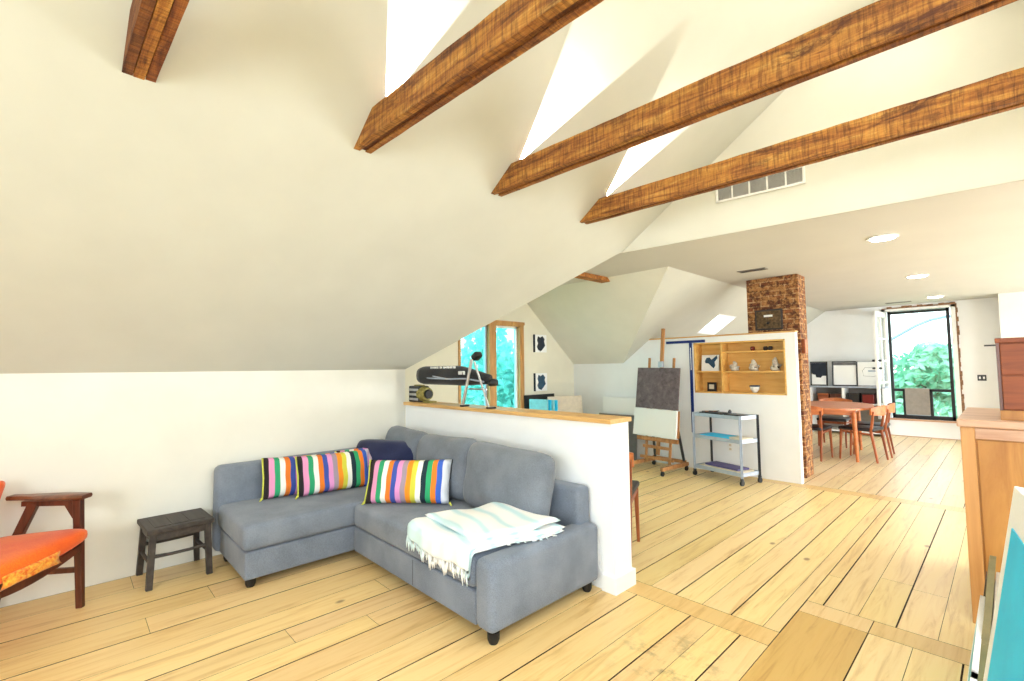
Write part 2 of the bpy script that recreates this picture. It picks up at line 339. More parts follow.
def wall_holes(mb, axis, pos, th, a0, a1, z0, z1, holes):
    # rectangular wall with rectangular holes, along x (axis 'x', at y=pos) or along y
    al = sorted({a0, a1, *[h[0] for h in holes], *[h[1] for h in holes]}); zl = sorted({z0, z1, *[h[2] for h in holes], *[h[3] for h in holes]})
    for i in range(len(al)-1):
        for j in range(len(zl)-1):
            ca = (al[i]+al[i+1])/2; cz = (zl[j]+zl[j+1])/2
            if any(h[0] < ca < h[1] and h[2] < cz < h[3] for h in holes): continue
            if axis == 'x': mb.b2(al[i], al[i+1], pos, pos+th, zl[j], zl[j+1])
            else: mb.b2(pos, pos+th, al[i], al[i+1], zl[j], zl[j+1])
    return mb

# ------------------------------------------------------------------ room constants
XK = -4.07; HK = 1.35; PM = .74; ZC = 2.47; XR = -0.4; XK2 = 3.27; Y0 = -2.6; YF = 11.45
XC = XK+(ZC-HK)/PM                      # slope meets the flat ceiling
ZR = HK+PM*(XR-XK)
XC2 = 2*XR-XC
def sz(x): return HK+PM*(x-XK)
def hy(x): return 3.92+.11*(x-XC)       # the header runs very slightly askew
YV = 3.90; YR = 4.85; MR = .85; YE = 6.10; ZE = ZC-MR*(YE-YR); XV = XK+(ZE-HK)/PM; XG = -4.95
up = (0, 0, .08)

# ------------------------------------------------------------------ floor of individual boards, one surface
def build_floor():
    bm = bmesh.new(); cl = bm.loops.layers.float_color.new('tint'); rd = random.Random(3)
    def board(x0, x1, y0, y1, col):
        vs_ = [bm.verts.new(p) for p in ((x0, y0, 0), (x1, y0, 0), (x1, y1, 0), (x0, y1, 0))]; lo = [bm.verts.new((p.co.x, p.co.y, -.018)) for p in vs_]
        fs = [bm.faces.new(vs_)] + [bm.faces.new((vs_[i], lo[i], lo[(i+1) % 4], vs_[(i+1) % 4])) for i in range(4)]
        for f in fs:
            f.material_index = 0 if f is fs[0] else 1
            for q in f.loops: q[cl] = col
    A = rgb(240, 212, 152)
    def tint(base=A, k=.07): g = rd.uniform(-k, k); return (base[0]*(1+g), base[1]*(1+g*1.2+rd.uniform(-.02, .02)), base[2]*(1+g*1.6+rd.uniform(-.06, .06)), 1)
    def run(xs, y0, y1, joints, base=A, off=0, big=.0036):
        for i in range(len(xs)-1):
            gl = big if ((i+off) % 2 == 0) else .0011
            gr = big if ((i+1+off) % 2 == 0) else .0011
            js = [y0]+sorted(rd.uniform(y0+.4, y1-.4) for _ in range(rd.choice(joints)))+[y1]
            for a, b in zip(js, js[1:]): board(xs[i]+gl, xs[i+1]-gr, a+.001, b-.001, tint(base))
    def xs(a, b, w):
        n = max(1, round((b-a)/w)); return [a+(b-a)*i/n for i in range(n+1)]
    # living zone in front of the threshold
    run([XK]+[-3.82, -3.54, -3.33, -3.12, -2.875, -2.666, -2.5, -2.349, -2.14, -1.95, -1.76, -1.58, -1.4, -1.25, -1.12, -.99, -.86], Y0, 2.5, [1, 2], rgb(242, 208, 146))
    board(-.858, -.552, Y0, 2.97, (*[c*.9 for c in rgb(222, 182, 108)[:3]], 1))
    run(xs(-.55, XK2, .17), Y0, 2.97, [0, 1])
    board(-4.95, -.862, 2.502, 2.66, tint(rgb(228, 192, 126), .02)); board(-.548, XK2, 2.972, 3.13, tint(rgb(228, 192, 126), .02))
    run([-4.95, -4.79, -4.63, -4.47, -4.31, -4.15, -3.99, -3.83, -3.67, -3.51, -3.35, -3.19, -3.03, -2.87, -2.71, -2.55, -2.39, -2.23, -2.06, -1.9, -1.74, -1.58, -1.42, -1.26, -1.10, -.94, -.86], 2.662, 5.95, [0, 1, 0])
    board(-.858, -.552, 2.972, 3.13, tint())
    run([-.86, -.78, -.62, -.46, -.3, -.14, .02, .18, .34, .5, .66, .82, .98, 1.14, 1.3, 1.5, 1.7, 1.9, 2.1, 2.3, 2.5, 2.7, 2.9, 3.1, XK2], 3.132, 5.95, [0, 1, 0], A, 1)
    board(-4.95, XK2, 5.952, 6.12, tint(rgb(228, 194, 132), .02))
    run(xs(-4.95, XK2, .165), 6.122, YF, [1, 2], rgb(232, 210, 168), 0, .0025)
    # sub floor seen only in the gaps
    v = [bm.verts.new(p) for p in ((-4.95, Y0, -.019), (XK2, Y0, -.019), (XK2, YF, -.019), (-4.95, YF, -.019))]; lo = [bm.verts.new(p.co-Vector((0, 0, .12))) for p in v]
    for f in [bm.faces.new(v), bm.faces.new(lo[::-1])]+[bm.faces.new((v[i], lo[i], lo[(i+1) % 4], v[(i+1) % 4])) for i in range(4)]: f.material_index = 1
    me = bpy.data.meshes.new('floor'); bm.to_mesh(me); bm.free(); me.materials.append(M['floor']); me.materials.append(M['subfloor'])
    o = bpy.data.objects.new('floor', me); C.objects.link(o); struct(o)
build_floor()

# ------------------------------------------------------------------ roof, ceilings, walls
Pz = lambda x, y: (x, y, sz(x))
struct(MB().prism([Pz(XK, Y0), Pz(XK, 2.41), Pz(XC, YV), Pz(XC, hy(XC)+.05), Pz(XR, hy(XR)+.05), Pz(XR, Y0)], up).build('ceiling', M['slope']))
# opposite slope (behind the camera's right) with two openings added for the roof fill
def slab2(y0, y1, xa, xb): return [(xa, y0, sz(2*XR-xa)), (xa, y1, sz(2*XR-xa)), (xb, y1, sz(2*XR-xb)), (xb, y0, sz(2*XR-xb))]
m = MB()
m.prism(slab2(Y0, hy(XR)+.1, XR, .9), up); m.prism(slab2(Y0, hy(XK2), 2.9, XK2), up)
m.prism(slab2(Y0, -1.0, .9, 2.9), up); m.prism(slab2(2.2, hy(XK2), .9, 2.9), up); m.prism(slab2(.5, .8, .9, 2.9), up)
struct(m.build('ceiling', M['slope']))
# flat ceiling beyond the header, running into the dormer
m = MB()
m.prism([(XC, YV, ZC), (XG, YV, ZC), (XG, YR, ZC), (XC, YR, ZC), (XC, YF, ZC), (XC2, YF, ZC), (XC2, hy(XC2)+.006, ZC), (XC, hy(XC)+.006, ZC)], up)
struct(m.build('ceiling', M['flat']))
# dormer slopes
zl = HK
struct(MB().prism([(XK, 2.41, HK), (XC, YV, ZC), (XG, YV, ZC), (XG, 2.41, HK)], up).build('ceiling', M['slope']))
struct(MB().prism([(XC, YR, ZC), (XV, YE, ZE), (XG, YE, ZE), (XG, YR, ZC)], up).build('ceiling', M['wallcream']))
# main slope beyond the dormer, with a roof window
SX0, SX1, SY0, SY1 = -3.36, -2.99, 7.22, 7.88
def sl(x0, x1, y0, y1): return [Pz(x0, y0), Pz(x0, y1), Pz(x1, y1), Pz(x1, y0)]
m = MB(); m.prism([Pz(XC, YR), Pz(XV, YE), Pz(XC, YE)], up); m.prism([Pz(XK, YE+.04), Pz(XK, SY0), Pz(XC, SY0), Pz(XC, YE), Pz(XV+.08, YE), Pz(XV+.08, YE+.04)], up); m.prism(sl(XK, XC, SY1, YF), up)
m.prism(sl(XK, SX0, SY0, SY1), up); m.prism(sl(SX1, XC, SY0, SY1), up)
struct(m.build('ceiling', M['slope']))
m = MB(); m.prism(slab2(hy(XC2), YF, XC2, XK2), up); struct(m.build('ceiling', M['slope']))
# header above the flat ceiling
m = MB(); m.prism([(XC, hy(XC), ZC), (XC2, hy(XC2), ZC), (XR, hy(XR), ZR)], (0, .012, 0)); struct(m.build('wall_header', plain('header_paint', rgb(219, 217, 205), .85, var=.02, scale=2.5, bs=.04)))
# walls
struct(MB().b2(XK-.1, XK, Y0, 2.41, 0, HK+.06).build('wall_left', M['wallcream']))
struct(MB().b2(XG, XK, 2.31, 2.41, 0, HK+.06).build('wall_dormer_cheek', M['wallcream']))
GW = [(3.72, 4.27, .45, 2.0), (4.33, 4.87, .45, 2.0)]
m = wall_holes(MB(), 'y', XG-.1, .1, 2.41, YE+.1, 0, HK, [(a, b, c, HK) for a, b, c, d in GW])
def lz(y): return HK+(ZC-HK)*(y-2.41)/(YV-2.41)
def rz_(y): return ZC-MR*(y-YR)
def gp(poly): m.prism([(XG, y, z) for y, z in poly], (-.1, 0, 0))
gp([(2.41, HK), (3.72, HK), (3.72, lz(3.72))]); gp([(3.72, 2.0), (YV, 2.0), (YV, ZC), (3.72, lz(3.72))]); gp([(YV, 2.0), (4.27, 2.0), (4.27, ZC), (YV, ZC)])
gp([(4.27, HK), (4.33, HK), (4.33, ZC), (4.27, ZC)]); gp([(4.33, 2.0), (YR, 2.0), (YR, ZC), (4.33, ZC)]); gp([(YR, 2.0), (4.87, 2.0), (4.87, rz_(4.87)), (YR, ZC)])
gp([(4.87, HK), (YE+.1, HK), (YE, ZE), (4.87, rz_(4.87))])
struct(m.build('wall_gable', M['gable']))
# partial wall with the built-in shelves
XE = -1.67; ZW = 1.735; NX0, NX1, NZ0, NZ1 = -2.885, -1.78, 1.0, 1.66
m = wall_holes(MB(), 'x', YE, .08, -3.56, XE, 0, ZW, [(NX0, NX1, NZ0, NZ1)]); m.b2(XG, -4.02, YE, YE+.08, 0, ZE+.03)
m.prism([(-4.02, YE, 0), (-3.56, YE, 0), (-3.56, YE, ZW+.02), (XV, YE, ZE+.03), (-4.02, YE, ZE+.03)], (0, .08, 0))
struct(m.build('wall_shelf', M['white']))
struct(MB().b2(-3.58, XE+.01, YE-.012, YE+.09, ZW, ZW+.018, .003).build('trim_1', M['pine']))
struct(MB().b2(XK-.1, XK, YE+.08, YF, 0, HK+.05).build('wall_left', M['white']))
# far wall
FX0, FX1, FZ0, FZ1 = -1.57, -.65, .33, 2.36
m = wall_holes(MB(), 'x', YF, .15, XK, XK2, 0, HK, [(FX0, FX1, FZ0, HK)]); m2 = wall_holes(m, 'x', YF, .15, XC, XC2, HK, ZC, [(FX0, FX1, HK, FZ1)])
m.prism([(XK, YF, HK), (XC, YF, HK), (XC, YF, ZC)], (0, .15, 0)); m.prism([(XC2, YF, HK), (XK2, YF, HK), (XC2, YF, ZC)], (0, .15, 0))
struct(m.build('wall_far', M['white']))
struct(MB().b2(XK, XK2, YF-.015, YF, 0, .012).build('baseboard_far', M['oaktop']))
struct(MB().b2(-.045, .95, 10.87, YF, 0, ZC).build('wall_pilaster', M['wallcream']))
# right knee wall and rear wall, with unseen openings added for the fill lights
struct(wall_holes(MB(), 'y', XK2, .1, Y0, YF, 0, HK+.05, [(3.9, 7.3, .5, 1.3), (8.0, 10.6, .5, 1.3)]).build('wall_right', M['white']))
m = wall_holes(MB(), 'x', Y0-.1, .1, XK, XK2, 0, HK, [(-1.3, 1.9, .8, HK)])
HB = 2.37
def bp(poly): m.prism([(x, Y0, z) for x, z in poly], (0, -.1, 0))
bp([(XK, HK), (-1.3, HK), (-1.3, sz(-1.3))]); bp([(1.9, HK), (XK2, HK), (1.9, sz(2*XR-1.9))]); bp([(-1.3, HB), (1.9, HB), (1.9, sz(2*XR-1.9)), (XR, ZR), (-1.3, sz(-1.3))])
struct(m.build('wall_rear', M['wallcream']))
# low partition behind the sofa, with plinth and pine cap
m = MB(); m.b2(XK, -1.675, 2.415, 2.60, 0, 1.005); struct(m.build('wall_half', M['white']))
struct(MB().b2(-1.76, -1.655, 2.395, 2.615, 0, .10, .003).build('baseboard_half', M['white']))
struct(MB().b2(XK, -1.665, 2.39, 2.625, 1.005, 1.033, .004).build('trim_2', M['pine']))

# windows ----------------------------------------------------------
def window_y(name, y0, y1, z0, z1, sash, fr=.055, gl='cyanglass'):   # in the gable wall
    m = MB(); x0, x1 = XG-.1, XG+.025
    m.b2(x0, x1, y0, y0+fr, z0, z1, .004); m.b2(x0, x1, y1-fr, y1, z0, z1, .004); m.b2(x0, x1, y0, y1, z1-fr, z1, .004); m.b2(x0, x1, y0, y1, z0, z0+fr, .004)
    w = struct(m.build(name, M['pine_y']))
    m = MB(); a, b, c, d = y0+fr, y1-fr, z0+fr, z1-fr; t = .03; xs0, xs1 = XG-.07, XG-.03
    m.b2(xs0, xs1, a, a+t, c, d); m.b2(xs0, xs1, b-t, b, c, d); m.b2(xs0, xs1, a, b, d-t, d); m.b2(xs0, xs1, a, b, c, c+t)
    m.build('sash', M[sash], w); MB().b2(XG-.052, XG-.048, a+t, b-t, c+t, d-t).build('pane', M[gl], w); return w
window_y('window_1', 3.72, 4.27, .45, 2.0, 'greymetal', .03)
window_y('window_2', 4.33, 4.87, .45, 2.0, 'whitepaint', .04)
struct(MB().b2(XG, XG+.03, 4.255, 4.345, .4, 2.02, .004).build('trim_3', M['pine_y']))
struct(MB().b2(XG, XG+.035, 4.33, 4.93, 1.985, 2.03, .004).build('trim_4', M['pine_y']))
struct(MB().b2(XG, XG+.03, 4.86, 4.915, .4, 1.99, .004).build('trim_5', M['pine_y']))
# roof window
m = MB()
for q in (sl(SX0, SX0+.02, SY0, SY1), sl(SX1-.02, SX1, SY0, SY1), sl(SX0, SX1, SY0, SY0+.02), sl(SX0, SX1, SY1-.02, SY1)): m.prism([(a, b, c-.004) for a, b, c in q], (0, 0, .1))
w = struct(m.build('window_3', M['whitepaint'])); MB().prism([(a, b, c+.06) for a, b, c in sl(SX0, SX1, SY0, SY1)], (0, 0, .005)).build('pane', M['glass'], w)
# far window
m = MB(); ya, yb = YF+.02, YF+.10; f = .045
m.b2(FX0+.02, FX0+.02+f, ya, yb, FZ0, FZ1, .003); m.b2(FX1-.02-f, FX1-.02, ya, yb, FZ0, FZ1, .003); m.b2(FX0+.02, FX1-.02, ya, yb, FZ1-f-.01, FZ1-.01, .003); m.b2(FX0+.02, FX1-.02, ya, yb, FZ0, FZ0+.07, .003)
w4 = struct(m.build('window_4', M['blackmetal']))
MB().b2(FX0+.06, FX1-.06, YF+.055, YF+.059, FZ0+.07, FZ1-.05).build('pane', M['glass'], w4)
m = MB(); zr = .87; m.b2(FX0+.06, FX1-.06, YF+.0, YF+.035, zr-.03, zr+.02, .003)
for x in (-1.36, -.98): m.b2(x-.022, x+.022, YF+.0, YF+.035, FZ0+.07, zr)
m.build('rail', M['blackmetal'], w4)
# rough opening: battered reveal trim
def rough(name, pts, w, mat):
    m = MB(); m.tube(pts, w, 6); o = struct(m.build(name, mat))
rd = random.Random(5)
m = MB()
m.b2(FX1, FX1+.07, YF-.02, YF+.02, FZ0-.05, FZ1+.06, .003); m.b2(FX0-.07, FX0, YF-.02, YF+.02, FZ0-.05, FZ1+.06, .003); m.b2(FX0-.07, FX1+.07, YF-.02, YF+.02, FZ1, FZ1+.05, .003)
struct(m.build('trim_6', M['whitepaint']))
m = MB()
for k in range(26):
    z = FZ0+(FZ1-FZ0+.06)*k/26; m.b2(FX1+.065, FX1+.08+rd.uniform(0, .025), YF-.026, YF, z, z+.083)
for k in range(14):
    x = FX0-.05+(FX1-FX0+.12)*k/14; m.b2(x, x+.075, YF-.026, YF, FZ1+.045, FZ1+.06+rd.uniform(0, .03))
struct(m.build('trim_7', M['plaster']))
struct(MB().b2(FX0-.08, FX1+.1, YF-.07, YF+.02, FZ0-.03, FZ0, .004).build('trim_8', M['oaktop']))
# door leaf swung into the room
m = MB(); dl = thing('door', 'narrow white glazed door leaf swung open beside the tall far window', 'door', (FX0-.005, YF-.03, .36), -95)
del dl['label']; del dl['category']; dl['kind'] = 'structure'; dl.name = 'door_1'
LW = .72; LH = 1.98
m.b2(0, .08, -.02, .02, 0, LH, .003); m.b2(LW-.08, LW, -.02, .02, 0, LH, .003); m.b2(0, LW, -.02, .02, 0, .24, .003); m.b2(0, LW, -.02, .02, LH-.1, LH, .003)
for k in range(1, 4): z = .24+(LH-.34)*k/4; m.b2(.08, LW-.08, -.015, .015, z-.012, z+.012)
m.b2(LW/2-.012, LW/2+.012, -.015, .015, .24, LH-.1)
m.build('door_frame', M['whitepaint'], dl); MB().b2(.08, LW-.08, -.002, .002, .24, LH-.1).build('pane', M['glass'], dl)
m = MB()
for z in (.92, 1.06):
    for s_ in (-1, 1): m.lathe([(.001, -.02), (.024, -.015), (.024, .015), (.001, .02)], (LW-.04, s_*.05, z), 10); m.tube([(LW-.04, 0, z), (LW-.04, s_*.05, z)], .009, 8)
m.build('door_handle', M['darkmetal'], dl, True)
tag(MB().b2(-1.345, -1.0, YF-.035, YF-.003, .41, .90, .006).build('panel', M['greypanel']), 'taupe flat panel propped low in the centre of the tall far window', 'panel')

# ------------------------------------------------------------------ beams
BL = ['rough sawn ceiling beam at the top left corner of the photo, seen from below', 'thick brown ceiling beam above the sofa, second from the left',
      'long brown ceiling beam running to the top right, third from the left', 'brown ceiling beam nearest the header wall and its air grille, dark stain at its left end']
rdb = random.Random(11)
for i, yb in enumerate((.12, 1.115, 2.105, 3.09)):
    ob = thing('ceiling_beam', BL[i], 'beam', (0, yb+2.42*math.tan(math.radians(1.9))-(.01 if i == 1 else 0), 2.57), 1.9, 'exposed beams across the vaulted room')
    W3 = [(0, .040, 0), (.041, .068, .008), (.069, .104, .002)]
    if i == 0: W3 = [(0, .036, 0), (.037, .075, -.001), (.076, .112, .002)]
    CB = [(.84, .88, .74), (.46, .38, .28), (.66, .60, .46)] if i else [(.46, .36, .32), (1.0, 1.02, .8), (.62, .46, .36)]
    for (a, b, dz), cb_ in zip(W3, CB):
        z0, z1 = 2.57+dz, 2.72
        xa0, xa1 = XK+(z0-HK)/PM, XK+(z1-HK)/PM
        m = MB(); n = 40; top = []; bot = []
        rr = []
        for k in range(n+1):
            t = k/n; xl0 = xa0+(2*XR-2*xa0)*t; xl1 = xa1+(2*XR-2*xa1)*t
            j = [rdb.uniform(-.0022, .0022) for _ in range(4)]
            rr.append([(xl0, a+.001+j[0]*.3, dz+j[1]), (xl0, b-.001+j[2]*.3, dz+j[1]*.7), (xl1, b-.001+j[2]*.3, .15+j[3]), (xl1, a+.001+j[0]*.3, .15+j[3])])
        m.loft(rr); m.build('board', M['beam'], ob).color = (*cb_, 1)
# uplights added out of sight on the beam tops to make the bright wedges
for i, (yb, aim) in enumerate(((1.175, -.06), (2.165, .06), (3.15, -.02))):
    u = thing('uplight', ['small black uplight on top of the beam above the sofa', 'small black uplight on top of the third beam from the left', 'small black uplight on top of the beam nearest the air grille'][i], 'lamp', (-2.185, yb, 2.722), 0, 'uplights on the beams')
    MB().lathe([(.018, 0), (.018, .006), (.006, .008)], (0, 0, 0), 12).build('base', M['black'], u, 40)
    bpy.context.view_layer.update()
    sl_dir = Vector((1, 0, PM)).normalized()
    d = (sl_dir + Vector((0, aim, 0)) + Vector((-PM, 0, 1)).normalized()*.02).normalized()
    p = Vector((-2.185, yb, 2.737))
    m = MB(); m.tube([p-Vector((-2.185, yb, 2.722))-d*.012, p-Vector((-2.185, yb, 2.722))+d*.004], .011, 12); m.build('head', M['black'], u, 40)
    s_ = spot('uplight_beam', p+d*.008, p+d*2, (1000, 1700, 1700)[i], (40, 40, 42)[i], .15, (1, .98, .93), .004)
# collar tie in the dormer
ob = MB()
zt = 2.42; ya = 2.41+(zt-HK)*(YV-2.41)/(ZC-HK); yb = YR+(ZC-zt)/MR
ob.prism([(-3.50, 3.84, zt), (-3.50, yb, zt), (-3.50, yb-.055, ZC), (-3.50, 3.91, ZC)], (.13, 0, 0))
tag(ob.build('ceiling_beam', M['beam']), 'short brown roof tie in the dormer, only its end showing past the sloped ceiling', 'beam')

# ceiling fittings
lam = None
for i, (x, y, lb) in enumerate(((-.70, 5.18, 'largest round recessed ceiling light, nearest the camera'), (-.73, 7.80, 'middle of the three round recessed ceiling lights'), (-.77, 10.45, 'farthest round recessed ceiling light, just in front of the tall window'))):
    if i == 0:
        lam = thing('recessed_light', lb, 'ceiling light', (x, y, ZC), 0, 'recessed lights in the flat ceiling')
        MB().lathe([(.115, -.002), (.115, -.010), (.094, -.013)], (0, 0, 0), 28).build('trim_ring', M['whitepaint'], lam, 40)
        MB().lathe([(.092, -.013), (.088, -.018)], (0, 0, 0), 28).build('diffuser', M['lamp'], lam)
    else: dup(lam, (x, y, ZC), None, lb)
    spot('recessed_light_beam', (x, y, ZC-.03), (x, y, 0), 28, 130, 1, (1, .95, .86), .06)
def vent(label, c, sx, sy, ns):
    v = thing('ceiling_vent', label, 'vent', c, 0)
    m = MB(); m.b2(-sx/2, sx/2, -sy/2, -sy/2+.015, -.008, 0); m.b2(-sx/2, sx/2, sy/2-.015, sy/2, -.008, 0); m.b2(-sx/2, -sx/2+.015, -sy/2, sy/2, -.008, 0); m.b2(sx/2-.015, sx/2, -sy/2, sy/2, -.008, 0)
    m.build('frame', M['greypanel'], v); MB().b2(-sx/2+.015, sx/2-.015, -sy/2+.015, sy/2-.015, -.003, 0).build('backing', M['black'], v)
    for k in range(ns): MB().box((-sx/2+.03+(sx-.06)*k/(ns-1), 0, -.006), (.012, sy-.03, .002), 0, rot('Y', 35)).build('slat', M['greymetal'] if ns > 20 else M['darkmetal'], v)
vent('dark ceiling vent beside the brick chimney', (-2.0, 5.80, ZC), .30, .12, 7)
vent('dark slot vent in the ceiling before the tall far window', (-1.30, 10.9, ZC), .36, .12, 7)
# air return grille on the header
def on_header(x): return hy(x)-.003
g = thing('air_grille', 'white rectangular air grille on the header wall behind the lowest beam', 'vent', (-1.655, hy(-1.655), 2.75), math.degrees(math.atan(.11)))
gw, gh = .66, .15
m = MB(); m.b2(0, gw, -.014, -.002, 0, .018, .002); m.b2(0, gw, -.014, -.002, gh-.018, gh, .002); m.b2(0, .018, -.014, -.002, 0, gh, .002); m.b2(gw-.018, gw, -.014, -.002, 0, gh, .002); m.build('frame', M['whitepaint'], g)
MB().b2(.018, gw-.018, -.005, -.002, .018, gh-.018).build('backing', M['greyboard'], g)
for k in range(1, 5): x = gw*k/5; MB().b2(x-.006, x+.006, -.013, -.004, .018, gh-.018).build('bar', M['whitepaint'], g)
for k in range(14): MB().box((gw/2, -.009, .024+(gh-.046)*k/13), (gw-.036, .006, .0015), 0, rot('X', 30)).build('louvre', M['whitepaint'], g)

# ------------------------------------------------------------------ chimney
ch = thing('brick_chimney', 'exposed old brick chimney rising behind the shelf wall to the ceiling', 'chimney', (-2.01, 6.6, 0))
MB().b2(-.30, .30, -.15, .15, 0, ZC, .006).build('brick_stack', M['brick'], ch)
pq = thing('metal_plaque', 'dark framed metal flue plate mounted on the front of the chimney', 'plaque', (-2.05, 6.445, 1.93))
MB().b2(-.16, .16, -.02, 0, -.13, .13, .004).build('frame', M['stool'], pq); MB().b2(-.14, .14, -.026, -.018, -.11, .11, .003).build('plate', M['bronze'], pq)
MB().b2(-.05, .05, -.031, -.024, .035, .06).build('label_strip', M['whitepaint'], pq); MB().lathe([(.012, 0), (.02, .012), (.008, .03)], (0, -.045, -.06), 10).build('knob', M['black'], pq, 40)
kb = thing('wooden_box', 'small reddish wooden box fixed to the chimney side beyond the shelf wall', 'box', (-1.69, 6.52, 1.58)); MB().b2(-.018, .018, -.05, .05, -.09, .09, .004).build('body', M['cherry'], kb); MB().b2(.018, .022, -.04, .04, -.08, .08, .002).build('cover', M['teak'], kb)

# ------------------------------------------------------------------ built-in shelves and their objects
sh = thing('built_in_shelf', 'pale plywood shelf niche set into the white wall beside the chimney', 'shelf', (NX0, YE, NZ0))
nw = NX1-NX0; nh = NZ1-NZ0; t = .018; DX = .36
m = MB(); m.b2(0, nw, -.006, .2, 0, t); m.b2(0, nw, -.006, .2, nh-t, nh); m.b2(0, t, -.006, .2, 0, nh); m.b2(nw-t, nw, -.006, .2, 0, nh); m.build('frame', M['ply'], sh)
MB().b2(0, nw, .2, .21, 0, nh).build('back_panel', M['ply'], sh)
MB().b2(DX-t/2, DX+t/2, .004, .2, t, nh-t).build('divider', M['ply'], sh)
ZS1 = .285; ZS2 = .535
MB().b2(t, DX-t/2, .004, .2, ZS1-t, ZS1).build('shelf_board', M['ply'], sh)
MB().b2(DX+t/2, nw-t, .004, .2, ZS1-t, ZS1).build('shelf_board', M['ply'], sh)
MB().b2(DX+t/2, nw-t, .02, .2, ZS2-t, ZS2).build('shelf_board', M['ply'], sh)
ys = YE+.10
def leaf_blob(m, pts, z=0): m.prism([(a, z, b) for a, b in pts], (0, -.002, 0))
p = thing('small_painting', 'small white canvas with a blue winged shape on the left shelf', 'painting', (NX0+.175, ys-.015, NZ0+ZS1)); p.rotation_euler = (math.radians(-8), 0, 0)
MB().b2(-.115, .115, -.01, .012, 0, .215, .002).build('canvas', M['canvaswhite'], p)
m = MB(); leaf_blob(m, [(-.07, .13), (-.05, .175), (-.01, .18), (.02, .15), (.085, .205), (.095, .17), (.06, .12), (.07, .07), (.05, .035), (.02, .06), (-.02, .10), (-.06, .105)], -.0105); m.build('painted_shape', M['bluepaint'], p)
p = thing('photo_frame', 'small black photo frame on the lower left shelf', 'picture frame', (NX0+.19, ys-.02, NZ0+t)); p.rotation_euler = (math.radians(-6), 0, 0)
MB().b2(-.06, .06, -.008, .008, 0, .12, .003).build('frame', M['black'], p); MB().b2(-.032, .032, -.011, -.006, .03, .09).build('print', M['paper'], p); MB().beamq((0, .008, .09), (0, .045, .012), .02, .004).build('strut', M['black'], p)
def figurine(label, x, h, seed):
    f = thing('ceramic_figurine', label, 'ornament', (x, ys-.01, NZ0+ZS1), 20*seed, 'pale ceramic figurines on the middle shelf')
    rdf = random.Random(seed); m = MB(); pr = [(.045, 0), (.052, .02*h/.12), (.05, .35*h), (.036, .5*h), (.03, .6*h), (.028, .75*h), (.018, .93*h), (.004, h)]
    pts = []
    m.lathe(pr, (0, 0, 0), 18)
    for v in m.bm.verts: v.co.x += .010*math.sin(v.co.z*70+seed); v.co.y += .007*math.cos(v.co.z*60+seed)
    m.build('body', M['ceramic'], f, True)
    m = MB(); m.tube([(-.04, -.02, .3*h), (-.052, -.02, .5*h), (-.03, -.02, .68*h)], [.009, .011, .006], 8); m.build('arm', M['ceramic'], f, True)
    m = MB(); m.tube([(.04, -.02, .28*h), (.055, -.03, .42*h), (.02, -.05, .5*h)], [.009, .011, .006], 8); m.build('arm', M['ceramic'], f, True)
    m = MB(); m.box((0, -.045, .25*h), (.03, .012, .03), .004); m.build('painted_mark', M['black'], f)
figurine('left cream figurine on the middle shelf, beside the divider', NX0+.485, .125, 1)
figurine('middle cream figurine on the middle shelf, between two others', NX0+.72, .145, 2)
figurine('right cream figurine on the middle shelf, tallest of three', NX0+.965, .165, 3)
p = thing('bowl', 'small white bowl with a blue rim on the lower right shelf', 'bowl', (NX0+.725, ys-.02, NZ0+t))
MB().lathe([(.02, 0), (.025, .006), (.05, .04), (.058, .075), (.054, .075), (.046, .042), (.015, .014)], (0, 0, 0), 24).build('body', M['ceramic_w'], p, True)
MB().lathe([(.0535, .075), (.0585, .074), (.0585, .09), (.054, .09)], (0, 0, 0), 24).build('rim', M['bluepaint'], p, True)
p = thing('small_pot', 'tiny dark red pot with pale centre on the top shelf', 'pot', (NX0+.71, ys, NZ0+ZS2)); MB().lathe([(.016, 0), (.028, .02), (.026, .045), (.016, .055), (.012, .05)], (0, 0, 0), 18).build('body', M['red'], p, True); MB().lathe([(.002, 0), (.012, .002), (.002, .004)], (0, -.03, .026), 10).build('pale_spot', M['ceramic_w'], p)
for k, x in enumerate((.86, .915)):
    p = tag(MB().lathe([(.018, 0), (.026, .012), (.026, .035), (.018, .05), (.012, .05)], (0, 0, 0), 18).build('dark_cup', M['stool'], None, True, (NX0+x, ys, NZ0+ZS2)), ['left of two tiny dark cups on the top shelf', 'right of two tiny dark cups on the top shelf'][k], 'cup', 'dark cups on the top shelf')

# T square on the wall
ts = thing('t_square', 'long navy blue T square hanging on the wall left of the shelf niche', 'T square', (-2.925, YE-.002, 0))
MB().b2(-.35, .20, -.016, 0, 1.665, 1.70, .002).build('head', M['blueT'], ts); m = MB(); m.b2(-.02, .02, -.010, 0, .47, 1.665, .002); bl = m.build('blade', M['blueT'], ts)
m = MB()
m.b2(-.004, .006, -.0115, -.0095, 1.3, 1.6)
m.build('markings', M['whitepaint'], bl)
o = thing('wall_socket', 'white power outlet plate on the wall behind the metal cart', 'socket', (-2.45, YE, .33)); MB().b2(-.035, .035, -.006, 0, -.055, .055, .003).build('plate', M['whitepaint'], o)
for z in (-.024, .024): MB().b2(-.014, .014, -.008, -.005, z-.014, z+.014, .002).build('receptacle', M['beigeboard'], o)
o = thing('wall_switch', 'small dark switch plate on the far wall right of the tall window', 'switch', (-.31, YF, 1.10)); MB().b2(-.055, .055, -.008, 0, -.05, .05, .004).build('plate', M['darkmetal'], o)
for x in (-.025, .025): MB().b2(x-.012, x+.012, -.014, -.007, -.02, .02, .002).build('toggle', M['whitepaint'], o)
